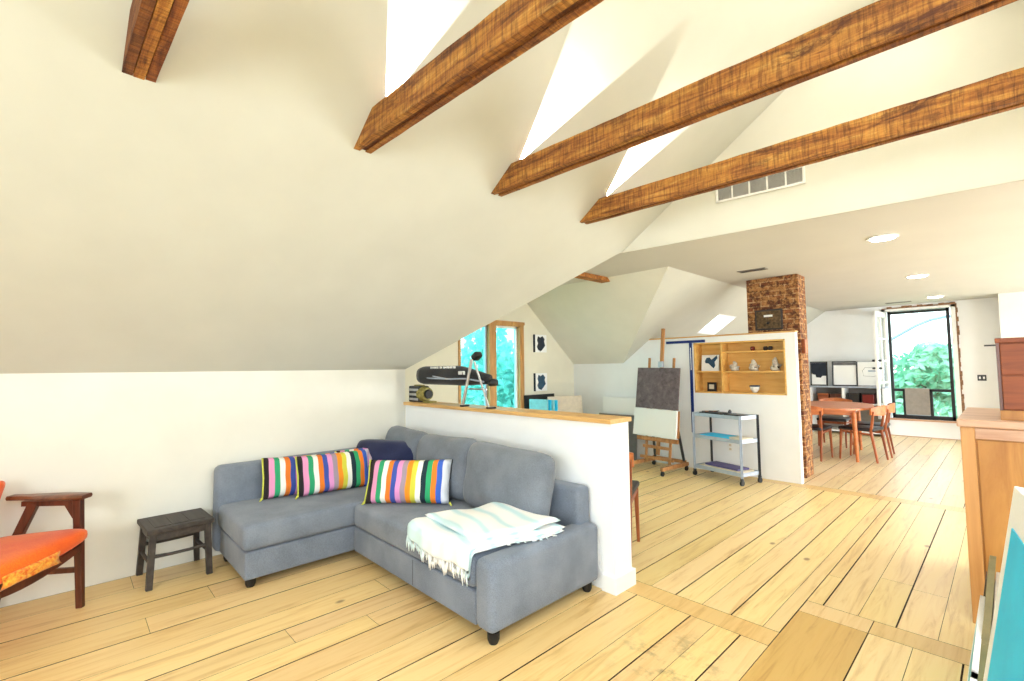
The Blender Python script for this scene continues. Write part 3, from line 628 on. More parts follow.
o = thing('wall_bracket', 'dark metal bracket sticking out of the white pillar above the small box', 'bracket', (-.046, 10.95, 1.64)); MB().b2(-.20, -.006, -.02, .02, -.012, .012, .004).build('arm', M['darkmetal'], o); MB().b2(-.006, 0, -.035, .035, -.04, .04, .002).build('plate', M['darkmetal'], o)

# ------------------------------------------------------------------ metal cart
ct = thing('utility_cart', 'grey metal three-tier rolling cart against the white shelf wall', 'cart', (-2.385, 5.785, 0), -15)
cw, cd = .64, .31
for i, z in enumerate((.115, .485, .755)):
    m = MB(); m.b2(-cw/2, cw/2, -cd/2, cd/2, z, z+.004); m.b2(-cw/2, cw/2, -cd/2-.002, -cd/2+.002, z-.02, z+.022); m.b2(-cw/2, cw/2, cd/2-.002, cd/2+.002, z-.02, z+.022); m.b2(-cw/2-.002, -cw/2+.002, -cd/2, cd/2, z-.02, z+.022); m.b2(cw/2-.002, cw/2+.002, -cd/2, cd/2, z-.02, z+.022)
    m.build('tray', M['greymetal'], ct)
for sx in (-1, 1):
    for sy in (-1, 1):
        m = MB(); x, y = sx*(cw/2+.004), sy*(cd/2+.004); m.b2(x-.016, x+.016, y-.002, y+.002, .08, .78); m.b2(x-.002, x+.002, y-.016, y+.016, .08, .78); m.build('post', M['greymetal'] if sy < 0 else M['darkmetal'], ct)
        m = MB(); m.tube([(x-.011, y, .03), (x+.011, y, .03)], .03, 16); cs = m.build('caster', M['black'], ct, 40)
        m = MB(); m.b2(x-.016, x+.016, y-.012, y+.012, .055, .082, .002); m.build('caster_fork', M['darkmetal'], cs)
# things on the cart (cart-local positions turned into the room)
def oncart(x, y, z):
    a = math.radians(-15); return (-2.385+x*math.cos(a)-y*math.sin(a), 5.785+x*math.sin(a)+y*math.cos(a), z)
p = thing('tool_tray', 'dark tray of brushes and tools on the cart top left', 'tray', oncart(-.16, .02, .7595), -15); MB().b2(-.14, .14, -.1, .1, 0, .022, .004).build('tray_body', M['black'], p)
for k in range(5): m = MB(); m.tube([(-.12+.03*k, -.07+.02*k, .028), (.02+.02*k, .05-.02*k, .034+.003*k)], .005, 6); m.build('brush', [M['darkmetal'], M['easelwood']][k % 2], p)
p = tag(MB().lathe([(.02, 0), (.02, .045), (.012, .05), (.012, .06)], (0, 0, 0), 14).build('paint_tube', M['darkmetal'], None, 40, oncart(.02, .08, .7595)), 'small dark bottle standing between the two trays on the cart top', 'bottle')
p = tag(MB().b2(-.13, .13, -.09, .09, 0, .018, .006).build('folded_cloth', M['blackfab'], None, 40, oncart(.17, .03, .7595)), 'dark cloth lying on the right half of the cart top', 'cloth'); p.rotation_euler.z = math.radians(-18)
p = tag(MB().b2(-.2, .2, -.12, .12, 0, .02, .003).build('turquoise_sheet_stack', M['turq2'], None, False, oncart(-.07, 0, .4895)), 'turquoise sheets on the middle tier of the cart', 'paper stack'); p.rotation_euler.z = math.radians(-15); p.data.materials[0] = M['turq']
p = tag(MB().b2(-.09, .09, -.1, .1, 0, .03, .01).build('crumpled_paper', M['paper'], None, 40, oncart(.215, 0, .4895)), 'pale crumpled paper on the right end of the cart middle tier', 'paper'); p.rotation_euler.z = math.radians(-20)
p = tag(MB().b2(-.28, .28, -.13, .13, 0, .02, .003).build('paper_stack', M['paper'], None, False, oncart(0, 0, .1195)), 'beige paper stack on the bottom tier of the cart', 'paper stack'); p.rotation_euler.z = math.radians(-15)
p = tag(MB().b2(-.24, .22, -.1, .1, 0, .022, .003).build('folder', M['purple'], None, False, oncart(.01, .01, .14)), 'purple folder on the beige papers of the cart bottom tier', 'folder'); p.rotation_euler.z = math.radians(-17)

# ------------------------------------------------------------------ easel
ez = thing('studio_easel', 'wooden studio easel on wheels before the white shelf wall', 'easel', (-3.22, 5.62, 0), -6)
V3 = Vector
tilt = .08
def E(x, z, dy=0): return (x, z*tilt*1.2+dy, z)
m = MB(); m.beamq(E(.02, .20), E(.05, 1.86), .045, .03, bevel=.003); m.build('mast', M['easelwood'], ez)
for sx in (-.16, .20): m = MB(); m.beamq(E(sx, .10), E(sx+.02*(sx > 0), 1.46 if sx > 0 else 1.47, .01), .03, .022, bevel=.002); m.build('upright', M['easelwood'], ez)
for z, w in ((.16, .5), (.30, .42), (.40, .62)): m = MB(); m.beamq(E(-w/2+.02, z, -.025), E(w/2+.02, z, -.025), .05 if z > .35 else .035, .03, side=(0, 0, 1)); m.build('crossbar', M['easelwood'], ez)
MB().box(E(.045, 1.38, -.02), (.07, .04, .08), .008).build('clamp', M['greymetal'], ez)
for sx in (-.24, .26):
    m = MB(); m.beamq((sx, -.25, .085), (sx, .32, .085), .04, .045, side=(1, 0, 0), bevel=.004); m.build('foot', M['easelwood'], ez)
    for y in (-.23, .29):
        m = MB(); m.tube([(sx-.01, y, .03), (sx+.01, y, .03)], .03, 14); w_ = m.build('caster', M['black'], ez, 40)
        MB().b2(sx-.014, sx+.014, y-.01, y+.01, .045, .066).build('caster_fork', M['darkmetal'], w_)
m = MB(); m.beamq((-.24, .28, .11), (.26, .28, .11), .04, .03, side=(0, 0, 1)); m.build('rear_bar', M['easelwood'], ez)
for sx in (-.20, .24): m = MB(); m.beamq((sx, .27, .12), E(sx*.75, 1.0, .015), .028, .022); m.build('brace', M['darkmetal'], ez)
bd = thing('painted_board', 'purple-grey painted board clamped on the easel', 'board', (-3.22, 5.62, 0), -6)
m = MB(); m.prism([E(-.335, .80, -.035), E(.32, .79, -.035), E(.335, 1.33, -.035), E(-.315, 1.34, -.035)], (0, .018, 0)); m.build('board', M['paintboard'], bd)
cv = thing('blank_canvas', 'blank white canvas on the easel below the purple-grey board', 'canvas', (-3.22, 5.62, 0), -6)
m = MB(); m.prism([E(-.355, .44, -.045), E(.305, .43, -.045), E(.315, .785, -.045), E(-.335, .795, -.045)], (0, .028, 0)); m.build('canvas', M['canvaswhite'], cv)
m = MB(); m.prism([E(-.305, .44, -.014), E(.33, .44, -.014), E(.33, .78, -.014), E(-.285, .785, -.014)], (0, .012, 0)); m.build('stretcher', M['easelwood'], cv)

# ------------------------------------------------------------------ things leaning at the dormer end
def lean(name, label, cat, x, y, w, h, th, mat, rz, tiltdeg, group=None):
    o = MB().b2(-w/2, w/2, -th, 0, 0, h, .003).build(name, mat); o.location = (x, y, 0); o.rotation_euler = (math.radians(-tiltdeg), 0, math.radians(rz)); tag(o, label, cat, group); return o
lean('white_canvas', 'white canvas leaning on the wall left of the easel, behind a grey board', 'canvas', -4.02, 5.985, .60, .90, .03, M['canvaswhite'], 0, 4)
lean('grey_board', 'dark grey board leaning on the white canvas left of the easel', 'board', -4.0, 5.90, .66, .655, .02, M['greyboard'], 0, 4)
# rack at the gable wall: faces +x
lean('black_portfolio', 'thin black portfolio standing under the two small wall paintings', 'portfolio', -4.87, 5.22, .66, .95, .02, M['black'], 90, 3)
for k in range(4):
    lean('turquoise_canvas', ['leftmost turquoise canvas edge under the wall paintings', 'second turquoise canvas edge from the left under the wall paintings', 'third turquoise canvas edge from the left under the wall paintings', 'rightmost turquoise canvas edge, touching the beige panel'][k], 'canvas', -4.66, 4.95+k*.068, .30, .90-.006*k, .035, [M['turq2'], M['turq']][k % 2], 12, 0, 'turquoise canvases standing under the wall paintings')
lean('beige_panel', 'large beige panel leaning by the turquoise canvases', 'panel', -4.55, 5.48, .60, .925, .02, M['beigeboard'], 72, 8)
for zc, lb, mt in ((1.725, 'upper of two small paintings with a dark blue shape on the gable wall', 'inkpaint'), (1.135, 'lower of two small paintings with a dark blue shape on the gable wall', 'bluepaint')):
    p = thing('small_painting', lb, 'painting', (XG, 5.275, zc), 0, 'small paintings on the gable wall')
    MB().b2(0, .03, -.135, .135, -.135, .135, .002).build('canvas', M['canvaswhite'], p); MB().b2(.0, .0305, -.136, -.122, -.135, .135).build('painted_edge', M['inkpaint'], p)
    m = MB(); m.prism([(.0302, a, b) for a, b in [(-.06, -.1), (.0, -.12), (.05, -.08), (.10, -.03), (.075, .03), (.09, .07), (.04, .115), (-.01, .09), (-.06, .11), (-.08, .05), (-.06, 0), (-.085, -.05)]], (.002, 0, 0)); m.build('painted_shape', M[mt], p)

# ------------------------------------------------------------------ on the half wall
A0 = thing('folding_stand', 'folding aluminium A-frame stand standing on the half wall cap', 'stand', (0, 2.46, 1.033))
xL, xR, xT, zT = -3.16, -2.82, -3.01, .425
m = MB(); m.tube([(xL, -.04, .008), (xT-.03, -.035, zT-.03)], .013, 10); m.build('leg', M['alu'], A0, 40)
m = MB(); m.tube([(xR, -.04, .008), (xT+.0, -.035, zT-.05)], .009, 10); m.build('leg', M['alu'], A0, 40)
MB().box((xT-.01, 0, zT-.005), (.075, .07, .05), .012, rot('Y', -35)).build('head', M['black'], A0, 40)
m = MB(); m.tube([(xL+.067, -.03, .15), (xR-.04, -.03, .15)], .007, 8); m.build('crossbar', M['alu'], A0, 40)
for x in (xL, xR): m = MB(); m.b2(x-.016, x+.016, -.06, .02, 0, .014, .003); m.build('rubber_foot', M['black'], A0)
bgm = thing('equipment_bag', 'long black nylon equipment bag with white lettering on the half wall', 'bag', (-3.45, 2.55, 1.31))
m = MB(); rr = []
for k in range(17):
    t = k/16; x = -.54+1.03*t; s_ = min(1, .86+3*t) if t < .5 else min(1, .35+1.3*(1-t)*1.2+.1); s_ = max(.32, s_)
    zc = -.02-.03*max(0, t-.6)*2.5
    rr.append([(x, .074*s_*math.cos(a)*(1+.05*math.sin(5*k)), zc+.088*s_*math.copysign(abs(math.sin(a))**.7, math.sin(a))) for a in [2*PI*q/16 for q in range(16)]])
m.loft(rr); m.build('bag_body', M['blackfab'], bgm, True)
m = MB(); rb = random.Random(2)
for k in range(8): x = -.30+k*.052; m.b2(x, x+rb.uniform(.02, .038), -.062, -.054, .045, .062)
m.build('lettering', M['whitepaint'], bgm)
m = MB(); m.b2(.16, .175, -.078, -.066, -.01, .02); m.b2(.165, .235, -.078, -.066, .01, .02); m.b2(.19, .20, -.078, -.066, -.01, .015); m.b2(.225, .24, -.078, -.064, -.01, .015); m.build('emblem', M['whitepaint'], bgm)
m = MB(); m.tube([(-.5, -.05, -.03), (-.3, -.072, -.045), (0, -.074, -.05), (.25, -.068, -.045), (.46, -.04, -.07)], .007, 8); m.build('strap', M['greymetal'], bgm, 40)
m = MB(); m.tube([(-.42, -.055, .0), (-.2, -.073, -.03), (.05, -.07, -.055)], .006, 8); m.build('strap', M['greymetal'], bgm, 40)
m = MB(); m.lathe([(.02, -.03), (.04, -.025), (.045, 0), (.04, .02), (.02, .03)], (.53, 0, -.075), 14); m.build('end_cap', M['black'], bgm, True)
gd = thing('brass_projector', 'small olive and black metal apparatus at the left end of the half wall cap', 'apparatus', (-3.95, 2.51, 1.033))
MB().b2(-.12, .06, -.06, .06, .0, .155, .01).build('housing', M['darkmetal'], gd)
m = MB()
for z in (.03, .075, .12): m.b2(-.11, .05, -.066, -.058, z-.012, z+.010, .003)
m.build('front_plates', M['alu'], gd)
m = MB(); m.tube([(.04, 0, .08), (.10, 0, .08), (.13, 0, .08)], [.075, .07, .06], 20); m.build('barrel', M['green'], gd, 40)
m = MB(); m.tube([(.13, 0, .08), (.155, 0, .078)], [.045, .04], 18); m.build('lens', M['black'], gd, 40)
m = MB(); m.box((.16, 0, .008), (.12, .08, .016), .004); m.build('foot', M['green'], gd)
MB().box((-.02, 0, .16), (.12, .05, .012), .004).build('top_knob', M['green'], gd)

# ------------------------------------------------------------------ corner sofa
sf = thing('corner_sofa', 'grey-blue fabric corner sofa with chaise in the angle of the walls', 'sofa', (0, 0, 0))
g = M['grey']
def rb(x0, x1, y0, y1, z0, z1, name, mat=g, bev=.025, seg=4): return MB().b2(x0, x1, y0, y1, z0, z1, bev, seg).build(name, mat, sf, 50)
rb(-3.965, -3.295, .835, 1.60, .055, .225, 'chaise_base', bev=.012)
rb(-3.975, -3.28, .82, 2.26, .232, .395, 'chaise_seat', bev=.035)
rb(-4.06, -3.93, .80, 2.39, .055, .665, 'chaise_back', bev=.045)
rb(-3.29, -1.905, 1.535, 2.30, .055, .225, 'drawer_front', bev=.012)
MB().b2(-2.50, -2.497, 1.5335, 1.5345, .07, .215).build('seam', M['seam'], sf)
rb(-3.278, -1.91, 1.52, 2.26, .232, .39, 'seat', bev=.035)
rb(-3.925, -1.83, 2.27, 2.40, .055, .615, 'backrest', bev=.03)
rb(-1.905, -1.765, 1.52, 2.40, .055, .40, 'armrest', bev=.04)
for x, y in ((-3.34, .88), (-3.9, .88), (-1.81, 1.57), (-1.82, 2.33), (-3.3, 1.65), (-3.9, 2.3)):
    MB().lathe([(.022, 0), (.03, .02), (.032, .056)], (x, y, 0), 16).build('leg', M['black'], sf, 40)
for k, (x0, x1, dz) in enumerate(((-2.72, -1.965, 0), (-3.36, -2.70, .01), (-3.90, -3.34, .015))):
    w = x1-x0; R = rot('X', -11) @ rot('Y', (1.2, -2, 2.5)[k])
    MB().pillow(w*1.06, .47, .24, 20, .0, (.012, .02, .015)[k], 4+k, R, ((x0+x1)/2, 2.155, .60+dz), .09).build('back_cushion', M['greyback'], sf, True)
m = MB(); rf = random.Random(9)
for k in range(34):
    y = 2.39+rf.uniform(-.01, .012); x = -1.765+rf.uniform(-.03, .004); z = rf.uniform(.14, .37)
    m.tube([(x, y, z), (x+rf.uniform(0, .02), y+rf.uniform(-.01, .008), z-.02), (x+rf.uniform(0, .025), y+rf.uniform(-.012, .008), z-rf.uniform(.03, .06))], .0016, 4)
m.build('frayed_threads', M['throw'], sf)['kind'] = 'stuff'

# striped cushions
ST = [rgb(*c) for c in ((40, 34, 38), (226, 150, 190), (44, 158, 108), (240, 238, 232), (232, 124, 40), (62, 84, 170), (226, 150, 205), (164, 146, 160), (242, 146, 34), (214, 208, 70), (246, 244, 236), (28, 50, 60), (46, 168, 110), (238, 130, 40), (60, 100, 200), (225, 228, 236))]
W0 = .58
M['stripe'] = stripes('striped_cushion_cover', ST, W0)
M['trimyellow'] = plain('lime_cushion_corner', rgb(214, 216, 90), .9)
def spill(label, loc, rz, tiltx, roll, w=W0, h=.30, t=.13, seed=1):
    o = thing('striped_cushion', label, 'cushion', loc, 0, 'multicoloured striped cushions on the sofa')
    o.rotation_mode = 'QUATERNION'; o.rotation_quaternion = (rot('Z', rz) @ rot('X', tiltx) @ rot('Y', roll)).to_quaternion()
    MB().pillow(w, h, t, 18, .03, .0, seed).build('cover', M['stripe'], o, True)
    m = MB(); pts = [(-w/2, 0, -h/2), (-w/2*.97, 0, 0), (-w/2, 0, h/2)]; m.tube(pts, .007, 6); m.build('piping', M['trimyellow'], o, True)
    m = MB(); pts = [(w/2, 0, -h/2), (w/2*.97, 0, 0), (w/2, 0, h/2)]; m.tube(pts, .004, 6); m.build('piping', M['black'], o, True)
    for sx in (-1, 1): m = MB(); m.tube([(sx*w/2, 0, -h/2+.01), (sx*(w/2+.018), 0, -h/2-.012)], [.009, .005], 6); m.build('corner_tassel', M['trimyellow'], o, True)
    return o
spill('leftmost striped cushion on the chaise, tucked behind the wider one', (-3.85, 1.37, .535), 90, -14, 3, seed=1)
spill('striped cushion standing on the chaise, second from the left', (-3.72, 1.575, .545), 88, -16, 1, seed=2)
spill('striped cushion mostly hidden behind the front cushion on the sofa', (-3.74, 1.91, .555), 66, -14, -5, seed=3)
spill('frontmost striped cushion, lying at the sofa corner before the navy one', (-3.01, 1.815, .545), 40, -22, -1, w=W0+.04, h=.31, seed=4)
nv = MB().pillow(.66, .34, .17, 16, .0, .0, 6, rot('X', -12), (0, 0, 0), .10).build('navy_cushion', M['navy'], None, True); nv.location = (-3.64, 1.99, .585); nv.rotation_euler = (0, 0, math.radians(28)); tag(nv, 'plain navy blue cushion behind the striped ones in the sofa corner', 'cushion')

# folded throw
th = thing('folded_throw', 'white and pale turquoise fringed throw folded over the sofa seat', 'blanket', (-2.125, 1.76, .006), 0)
def fold(x0, x1, y0, y1, z, t, droop, out, seed, name, n=40):
    # one folded layer: a soft slab with rounded edges that bends down over the seat front
    rd_ = random.Random(seed); ph = [rd_.uniform(0, 6) for _ in range(5)]; m = MB(); V = {}
    def mid(u, v):
        x = x0+(x1-x0)*(u+1)/2 + .07*(v) + .012*math.sin(3*v+ph[0]); y = y0+(y1-y0)*(v+1)/2 + .012*math.sin(3.2*u+ph[1]) + .02*u*(v < 0)*v
        zz = z + .006*math.sin(4*u+ph[2]+2*v) + .005*math.sin(6*v+ph[3]); nrm = Vector((0, 0, 1))
        if y < -.215:
            o = -.215-y; a = min(1, o/.05)*PI/2; y = -.215-(.03+out)*math.sin(a); zz = zz-.03*(1-math.cos(a)) - max(0, o-.05)*droop
            y += .004*math.sin(16*u+ph[4]); nrm = Vector((0, -math.sin(a), math.cos(a)))
        return Vector((x, y, zz)), nrm
    for sd_ in (1, -1):
        for i in range(n+1):
            for j in range(n+1):
                if sd_ == -1 and (i in (0, n) or j in (0, n)): V[sd_, i, j] = V[1, i, j]; continue
                u = i/n*2-1; v = j/n*2-1; k = ((1-u**20)*(1-v**20))**.5
                p, nn_ = mid(u, v); V[sd_, i, j] = m.bm.verts.new(p+nn_*sd_*t/2*k)
    for sd_ in (1, -1):
        for i in range(n):
            for j in range(n): m.bm.faces.new((V[sd_, i, j], V[sd_, i+1, j], V[sd_, i+1, j+1], V[sd_, i, j+1]))
    m.build(name, M['throw'], th, True); return mid
m1 = fold(-.30, .27, -.375, .33, .412, .026, 1.0, -.004, 1, 'lower_fold')
m2 = fold(-.31, .275, -.355, .32, .440, .030, 1.0, .020, 2, 'upper_fold')
m3 = fold(-.25, .27, -.19, .31, .470, .034, 0, .03, 3, 'top_fold')
rf = random.Random(21)
for k in range(34):
    u = -.97+1.94*k/33; p0 = mid0 = m2(u, -.99)[0]; dx = rf.uniform(-.014, .014); L = rf.uniform(.04, .085)
    p0 = p0+Vector((0, -.004, .006)); m = MB(); m.tube([p0, p0+Vector((dx*.5, -.003, -L*.5)), p0+Vector((dx, 0, -L))], [.004, .0055, .002], 6); m.build('fringe', M['throw'], th, True)
for k in range(7):
    p0 = m1(.99, -.1+k*.14)[0]; m = MB(); m.tube([p0, p0+Vector((.012, rf.uniform(-.01, .01), 0)), p0+Vector((.026, rf.uniform(-.015, .015), 0))], [.004, .004, .002], 6); m.build('fringe', M['throw'], th, True)

# ------------------------------------------------------------------ stool
so = thing('wooden_stool', 'small dark wooden stool between the armchair and the sofa', 'stool', (-3.90, .565, 0), 3)
sw, sd, shh = .34, .335, .365
MB().b2(-sw/2-.01, sw/2+.01, -sd/2-.015, sd/2+.015, shh-.03, shh, .005).build('seat_frame', M['stool'], so)
m = MB()
for k in range(3): m.b2(-sw/2+.04, sw/2-.04, -sd/2+.03+k*.095, -sd/2+.03+k*.095+.088, shh-.001, shh+.003, .001)
m.build('seat_slats', M['stool'], so)
for sx in (-1, 1):
    for sy in (-1, 1): m = MB(); m.beamq((sx*(sw/2-.005), sy*(sd/2-.005), 0), (sx*(sw/2-.02), sy*(sd/2-.02), shh-.03), .034, .034, .036, .036, bevel=.003); m.build('leg', M['stool'], so)
for sx in (-1, 1): MB().b2(sx*(sw/2-.015)-.009, sx*(sw/2-.015)+.009, -sd/2+.03, sd/2-.03, shh-.075, shh-.032).build('apron', M['stool'], so)
for sy in (-1, 1): MB().b2(-sw/2+.03, sw/2-.03, sy*(sd/2-.015)-.009, sy*(sd/2-.015)+.009, shh-.075, shh-.032).build('apron', M['stool'], so)
for sx in (-1, 1):
    m = MB(); m.tube([(sx*(sw/2-.012), -sd/2+.02, .195), (sx*(sw/2-.012), -.05, .19), (sx*(sw/2-.012), .05, .19), (sx*(sw/2-.012), sd/2-.02, .195)], [.012, .010, .010, .012], 8); m.build('stretcher', M['stool'], so, 40)
for sy in (-1, 1): m = MB(); m.tube([(-sw/2+.02, sy*(sd/2-.012), .15), (sw/2-.02, sy*(sd/2-.012), .15)], .011, 8); m.build('stretcher', M['stool'], so, 40)

# ------------------------------------------------------------------ armchair
# local axes: +x = forward of the sitter, y = across; visible arm on the -y... placed by its front leg foot
ac = thing('armchair', 'orange upholstered armchair with dark walnut frame at the left edge', 'armchair', (-3.745, .10, 0), 52)
def side(y):
    m = MB(); m.beamq((0, y, 0), (-.035, y, .615), .028, .034, .034, .045, side=(0, 1, 0), bevel=.004)
    m.build('front_leg', M['walnut'], ac)
    m = MB(); m.beamq((-.46, y, 0), (-.40, y, .30), .028, .03, .032, .045, side=(0, 1, 0), bevel=.004); m.beamq((-.405, y, .28), (-.27, y, .60), .032, .045, .03, .05, side=(0, 1, 0), bevel=.004)
    m.build('rear_leg', M['walnut'], ac)
    m = MB(); m.beamq((-.035, y, .52), (-.09, y, .60), .03, .04, .028, .03, side=(0, 1, 0)); m.build('corner_gusset', M['walnut'], ac)
    m = MB(); rr = []
    for k in range(13):
        t = k/12; x = .012-.41*t; w = (.030+.030*math.sin(PI*min(1, t*1.1+.12))); z = .635+.006*t
        rr.append([(x, y-w, z-.004), (x, y-w*.8, z-.016), (x, y+w*.8, z-.016), (x, y+w, z-.004), (x, y+w*.8, z+.008), (x, y-w*.8, z+.008)])
    m.loft(rr); m.build('armrest', M['walnut_x'], ac, 50)
    m = MB(); m.beamq((-.02, y, .595), (-.33, y, .60), .022, .028, side=(0, 1, 0)); m.build('arm_rail', M['walnut'], ac)
    m = MB(); m.beamq((-.01, y, .215), (-.42, y, .205), .02, .028, side=(0, 1, 0)); m.build('side_stretcher', M['walnut'], ac)
AW = -.74
side(0); side(AW)
m = MB(); rr = []
for k in range(13):
    t = k/12; y = -.01+(AW+.02)*t; s_ = -.055*math.sin(PI*t)
    rr.append([(.0, y, .325+s_), (-.03, y, .325+s_), (-.03, y, .36+s_*.8), (.0, y, .36+s_*.8)])
m.loft(rr); m.build('front_rail', M['walnut'], ac, 40)
m = MB(); rr = []
for k in range(25):
    t = k/24; e = abs(2*t-1); sc = (1-e**9)**.5 if e < 1 else 0.02; y = .012+(AW-.024)*t; bow = math.sin(PI*t)
    hz = (.048+.014*bow)*(.35+.65*sc); hx = .262*(.86+.14*sc); cz = .402-.022*bow
    ring = []
    for q in range(28):
        a = 2*PI*q/28; ca, sa = math.cos(a), math.sin(a)
        X = hx*math.copysign(abs(ca)**.35, ca); Z = hz*math.copysign(abs(sa)**.6, sa)
        ring.append((-.215+X, y, cz+Z+.02*X/hx))
    rr.append(ring)
m.loft(rr); st_ = m.build('seat', M['orange'], ac, True)
m = MB(); m.pillow(.34, .07, .03, 10, .1, 0, 3, rot('Z', 90) @ rot('X', 0), (.045, AW/2+.0, .365)); m.build('worn_patch', M['worn'], ac, True)
m = MB(); m.pillow(.72, .24, .11, 16, .03, 0, 8, rot('Z', 90) @ rot('X', 18), (-.43, AW/2, .645), .12); m.build('backrest', M['orange'], ac, True)
m = MB(); m.beamq((-.45, AW/2-.2, .42), (-.53, AW/2-.2, .86), .03, .02); m.build('back_slat', M['walnut'], ac)
m = MB(); m.beamq((-.45, AW/2+.2, .42), (-.53, AW/2+.2, .86), .03, .02); m.build('back_slat', M['walnut'], ac)
m = MB(); m.beamq((-.43, 0, .34), (-.43, AW, .34), .04, .02, side=(0, 0, 1)); m.build('rear_rail', M['walnut'], ac)

# ------------------------------------------------------------------ dining chairs (curved-back, black seats)
def dining_chair(label, loc, rz, group='dining chairs around the table'):
    # faces +x, back at x<0
    c = thing('dining_chair', label, 'chair', loc, rz, group)
    for s_ in (-1, 1):
        m = MB(); m.beamq((.20, s_*.19, 0), (.17, s_*.185, .43), .022, .022, .032, .034, bevel=.004); m.build('leg', M['teak_leg'], c)
        m = MB(); m.beamq((-.25, s_*.20, 0), (-.19, s_*.195, .42), .022, .024, .032, .036, bevel=.004); m.beamq((-.19, s_*.195, .41), (-.235, s_*.215, .70), .03, .036, .024, .026, bevel=.004); m.build('leg', M['teak_leg'], c)
        m = MB(); m.beamq((-.19, s_*.19, .38), (.17, s_*.18, .40), .018, .035); m.build('side_rail', M['teak_leg'], c)
    m = MB(); m.box((-.01, 0, .445), (.43, .42, .045), .018, None, 3); m.build('seat', M['chairseat'], c, 50)
    m = MB(); m.beamq((.175, -.17, .40), (.175, .17, .40), .035, .018, side=(0, 0, 1)); m.build('front_rail', M['teak_leg'], c)
    m = MB(); rr = []
    for k in range(17):
        t = k/16*2-1; y = .235*t; x = -.29+.085*t*t; hgt = .048+.022*(1-t*t); z = .70+.012*(1-t*t)
        rr.append([(x-.010, y, z-hgt), (x+.010, y, z-hgt), (x+.004, y, z+hgt), (x-.014, y, z+hgt)])
    m.loft(rr); m.build('backrest', M['teak'], c, 50)
    return c
dc = dining_chair('dining chair at the table, curved back to the camera, left of the near table leg', (-2.03, 7.97, 0), 84)
dup(dc, (-1.50, 8.30, 0), 172, 'nearer dining chair on the right side of the table')
dup(dc, (-1.47, 8.86, 0), 184, 'farther dining chair on the right side of the table, behind another')
dup(dc, (-2.05, 9.38, 0), -88, 'dining chair on the far side of the table facing the camera')
dup(dc, (-2.62, 8.60, 0), 4, 'dining chair on the left side of the table, mostly behind the shelf wall')
dup(dc, (-2.13, 3.00, 0), 113, 'dark-seated chair standing alone behind the half wall end')['group'] = 'chair behind the half wall'
tb = thing('dining_table', 'round-ended orange teak dining table beyond the chimney', 'table', (-1.93, 8.55, 0), 8)
m = MB(); n = 48
pr = [((.56*math.copysign(abs(math.cos(a))**.8, math.cos(a))), (.80*math.copysign(abs(math.sin(a))**.8, math.sin(a))), .715) for a in [2*PI*k/n for k in range(n)]]
m.prism(pr, (0, 0, .026)); m.build('tabletop', M['teak'], tb)
for sx in (-.30, .34):
    for sy in (-.60, .56): m = MB(); m.tube([(sx*1.05, sy*1.02, 0), (sx, sy, .68)], [.019, .032], 14); m.build('leg', M['teak'], tb, 40)
MB().b2(-.34, .36, -.60, -.58, .64, .715).build('apron', M['teak'], tb); MB().b2(-.34, .36, .56, .58, .64, .715).build('apron', M['teak'], tb)
MB().b2(-.32, -.30, -.58, .56, .64, .715).build('apron', M['teak'], tb); MB().b2(.34, .36, -.58, .56, .64, .715).build('apron', M['teak'], tb)

# low shelving at the far wall with three framed pictures
lw = thing('low_shelving', 'long low white shelving unit along the far wall behind the dining table', 'shelving', (-3.3, 11.02, 0))
L_ = 1.73
MB().b2(-.05, L_, -.02, .40, .90, .93, .004).build('top', M['greymetal'], lw)
for x in (0, .50, 1.06, 1.69): MB().b2(x-.015, x+.025, 0, .38, 0, .90).build('upright', M['whitepaint'], lw)
for z in (.05, .58): MB().b2(0, L_-.03, 0, .38, z, z+.025).build('shelf_board', M['whitepaint'], lw)
MB().b2(0, L_-.03, .38, .39, 0, .9).build('back_panel', M['greypanel'], lw)
rdd = random.Random(4)
objs = [(.20, 'black record case in the left bay of the low shelving', 'black'), (.72, 'brown wooden box in the middle bay of the low shelving', 'cherry'), (.93, 'dark brown box in the middle bay of the low shelving, right side', 'walnut'), (1.22, 'black box in the right bay of the low shelving, left side', 'black'), (1.45, 'dark red box in the right bay of the low shelving, right side', 'red')]
for x, lb, mt in objs:
    b_ = thing('storage_box', lb, 'box', (-3.3+x, 11.16, .605)); h_ = .15+.02*(x > .8); MB().b2(-.09, .09, -.1, .1, 0, h_, .006).build('body', M[mt], b_); MB().b2(-.093, .093, -.103, .103, h_, h_+.02, .004).build('lid', M['stool' if mt != 'cherry' else 'teak'], b_)
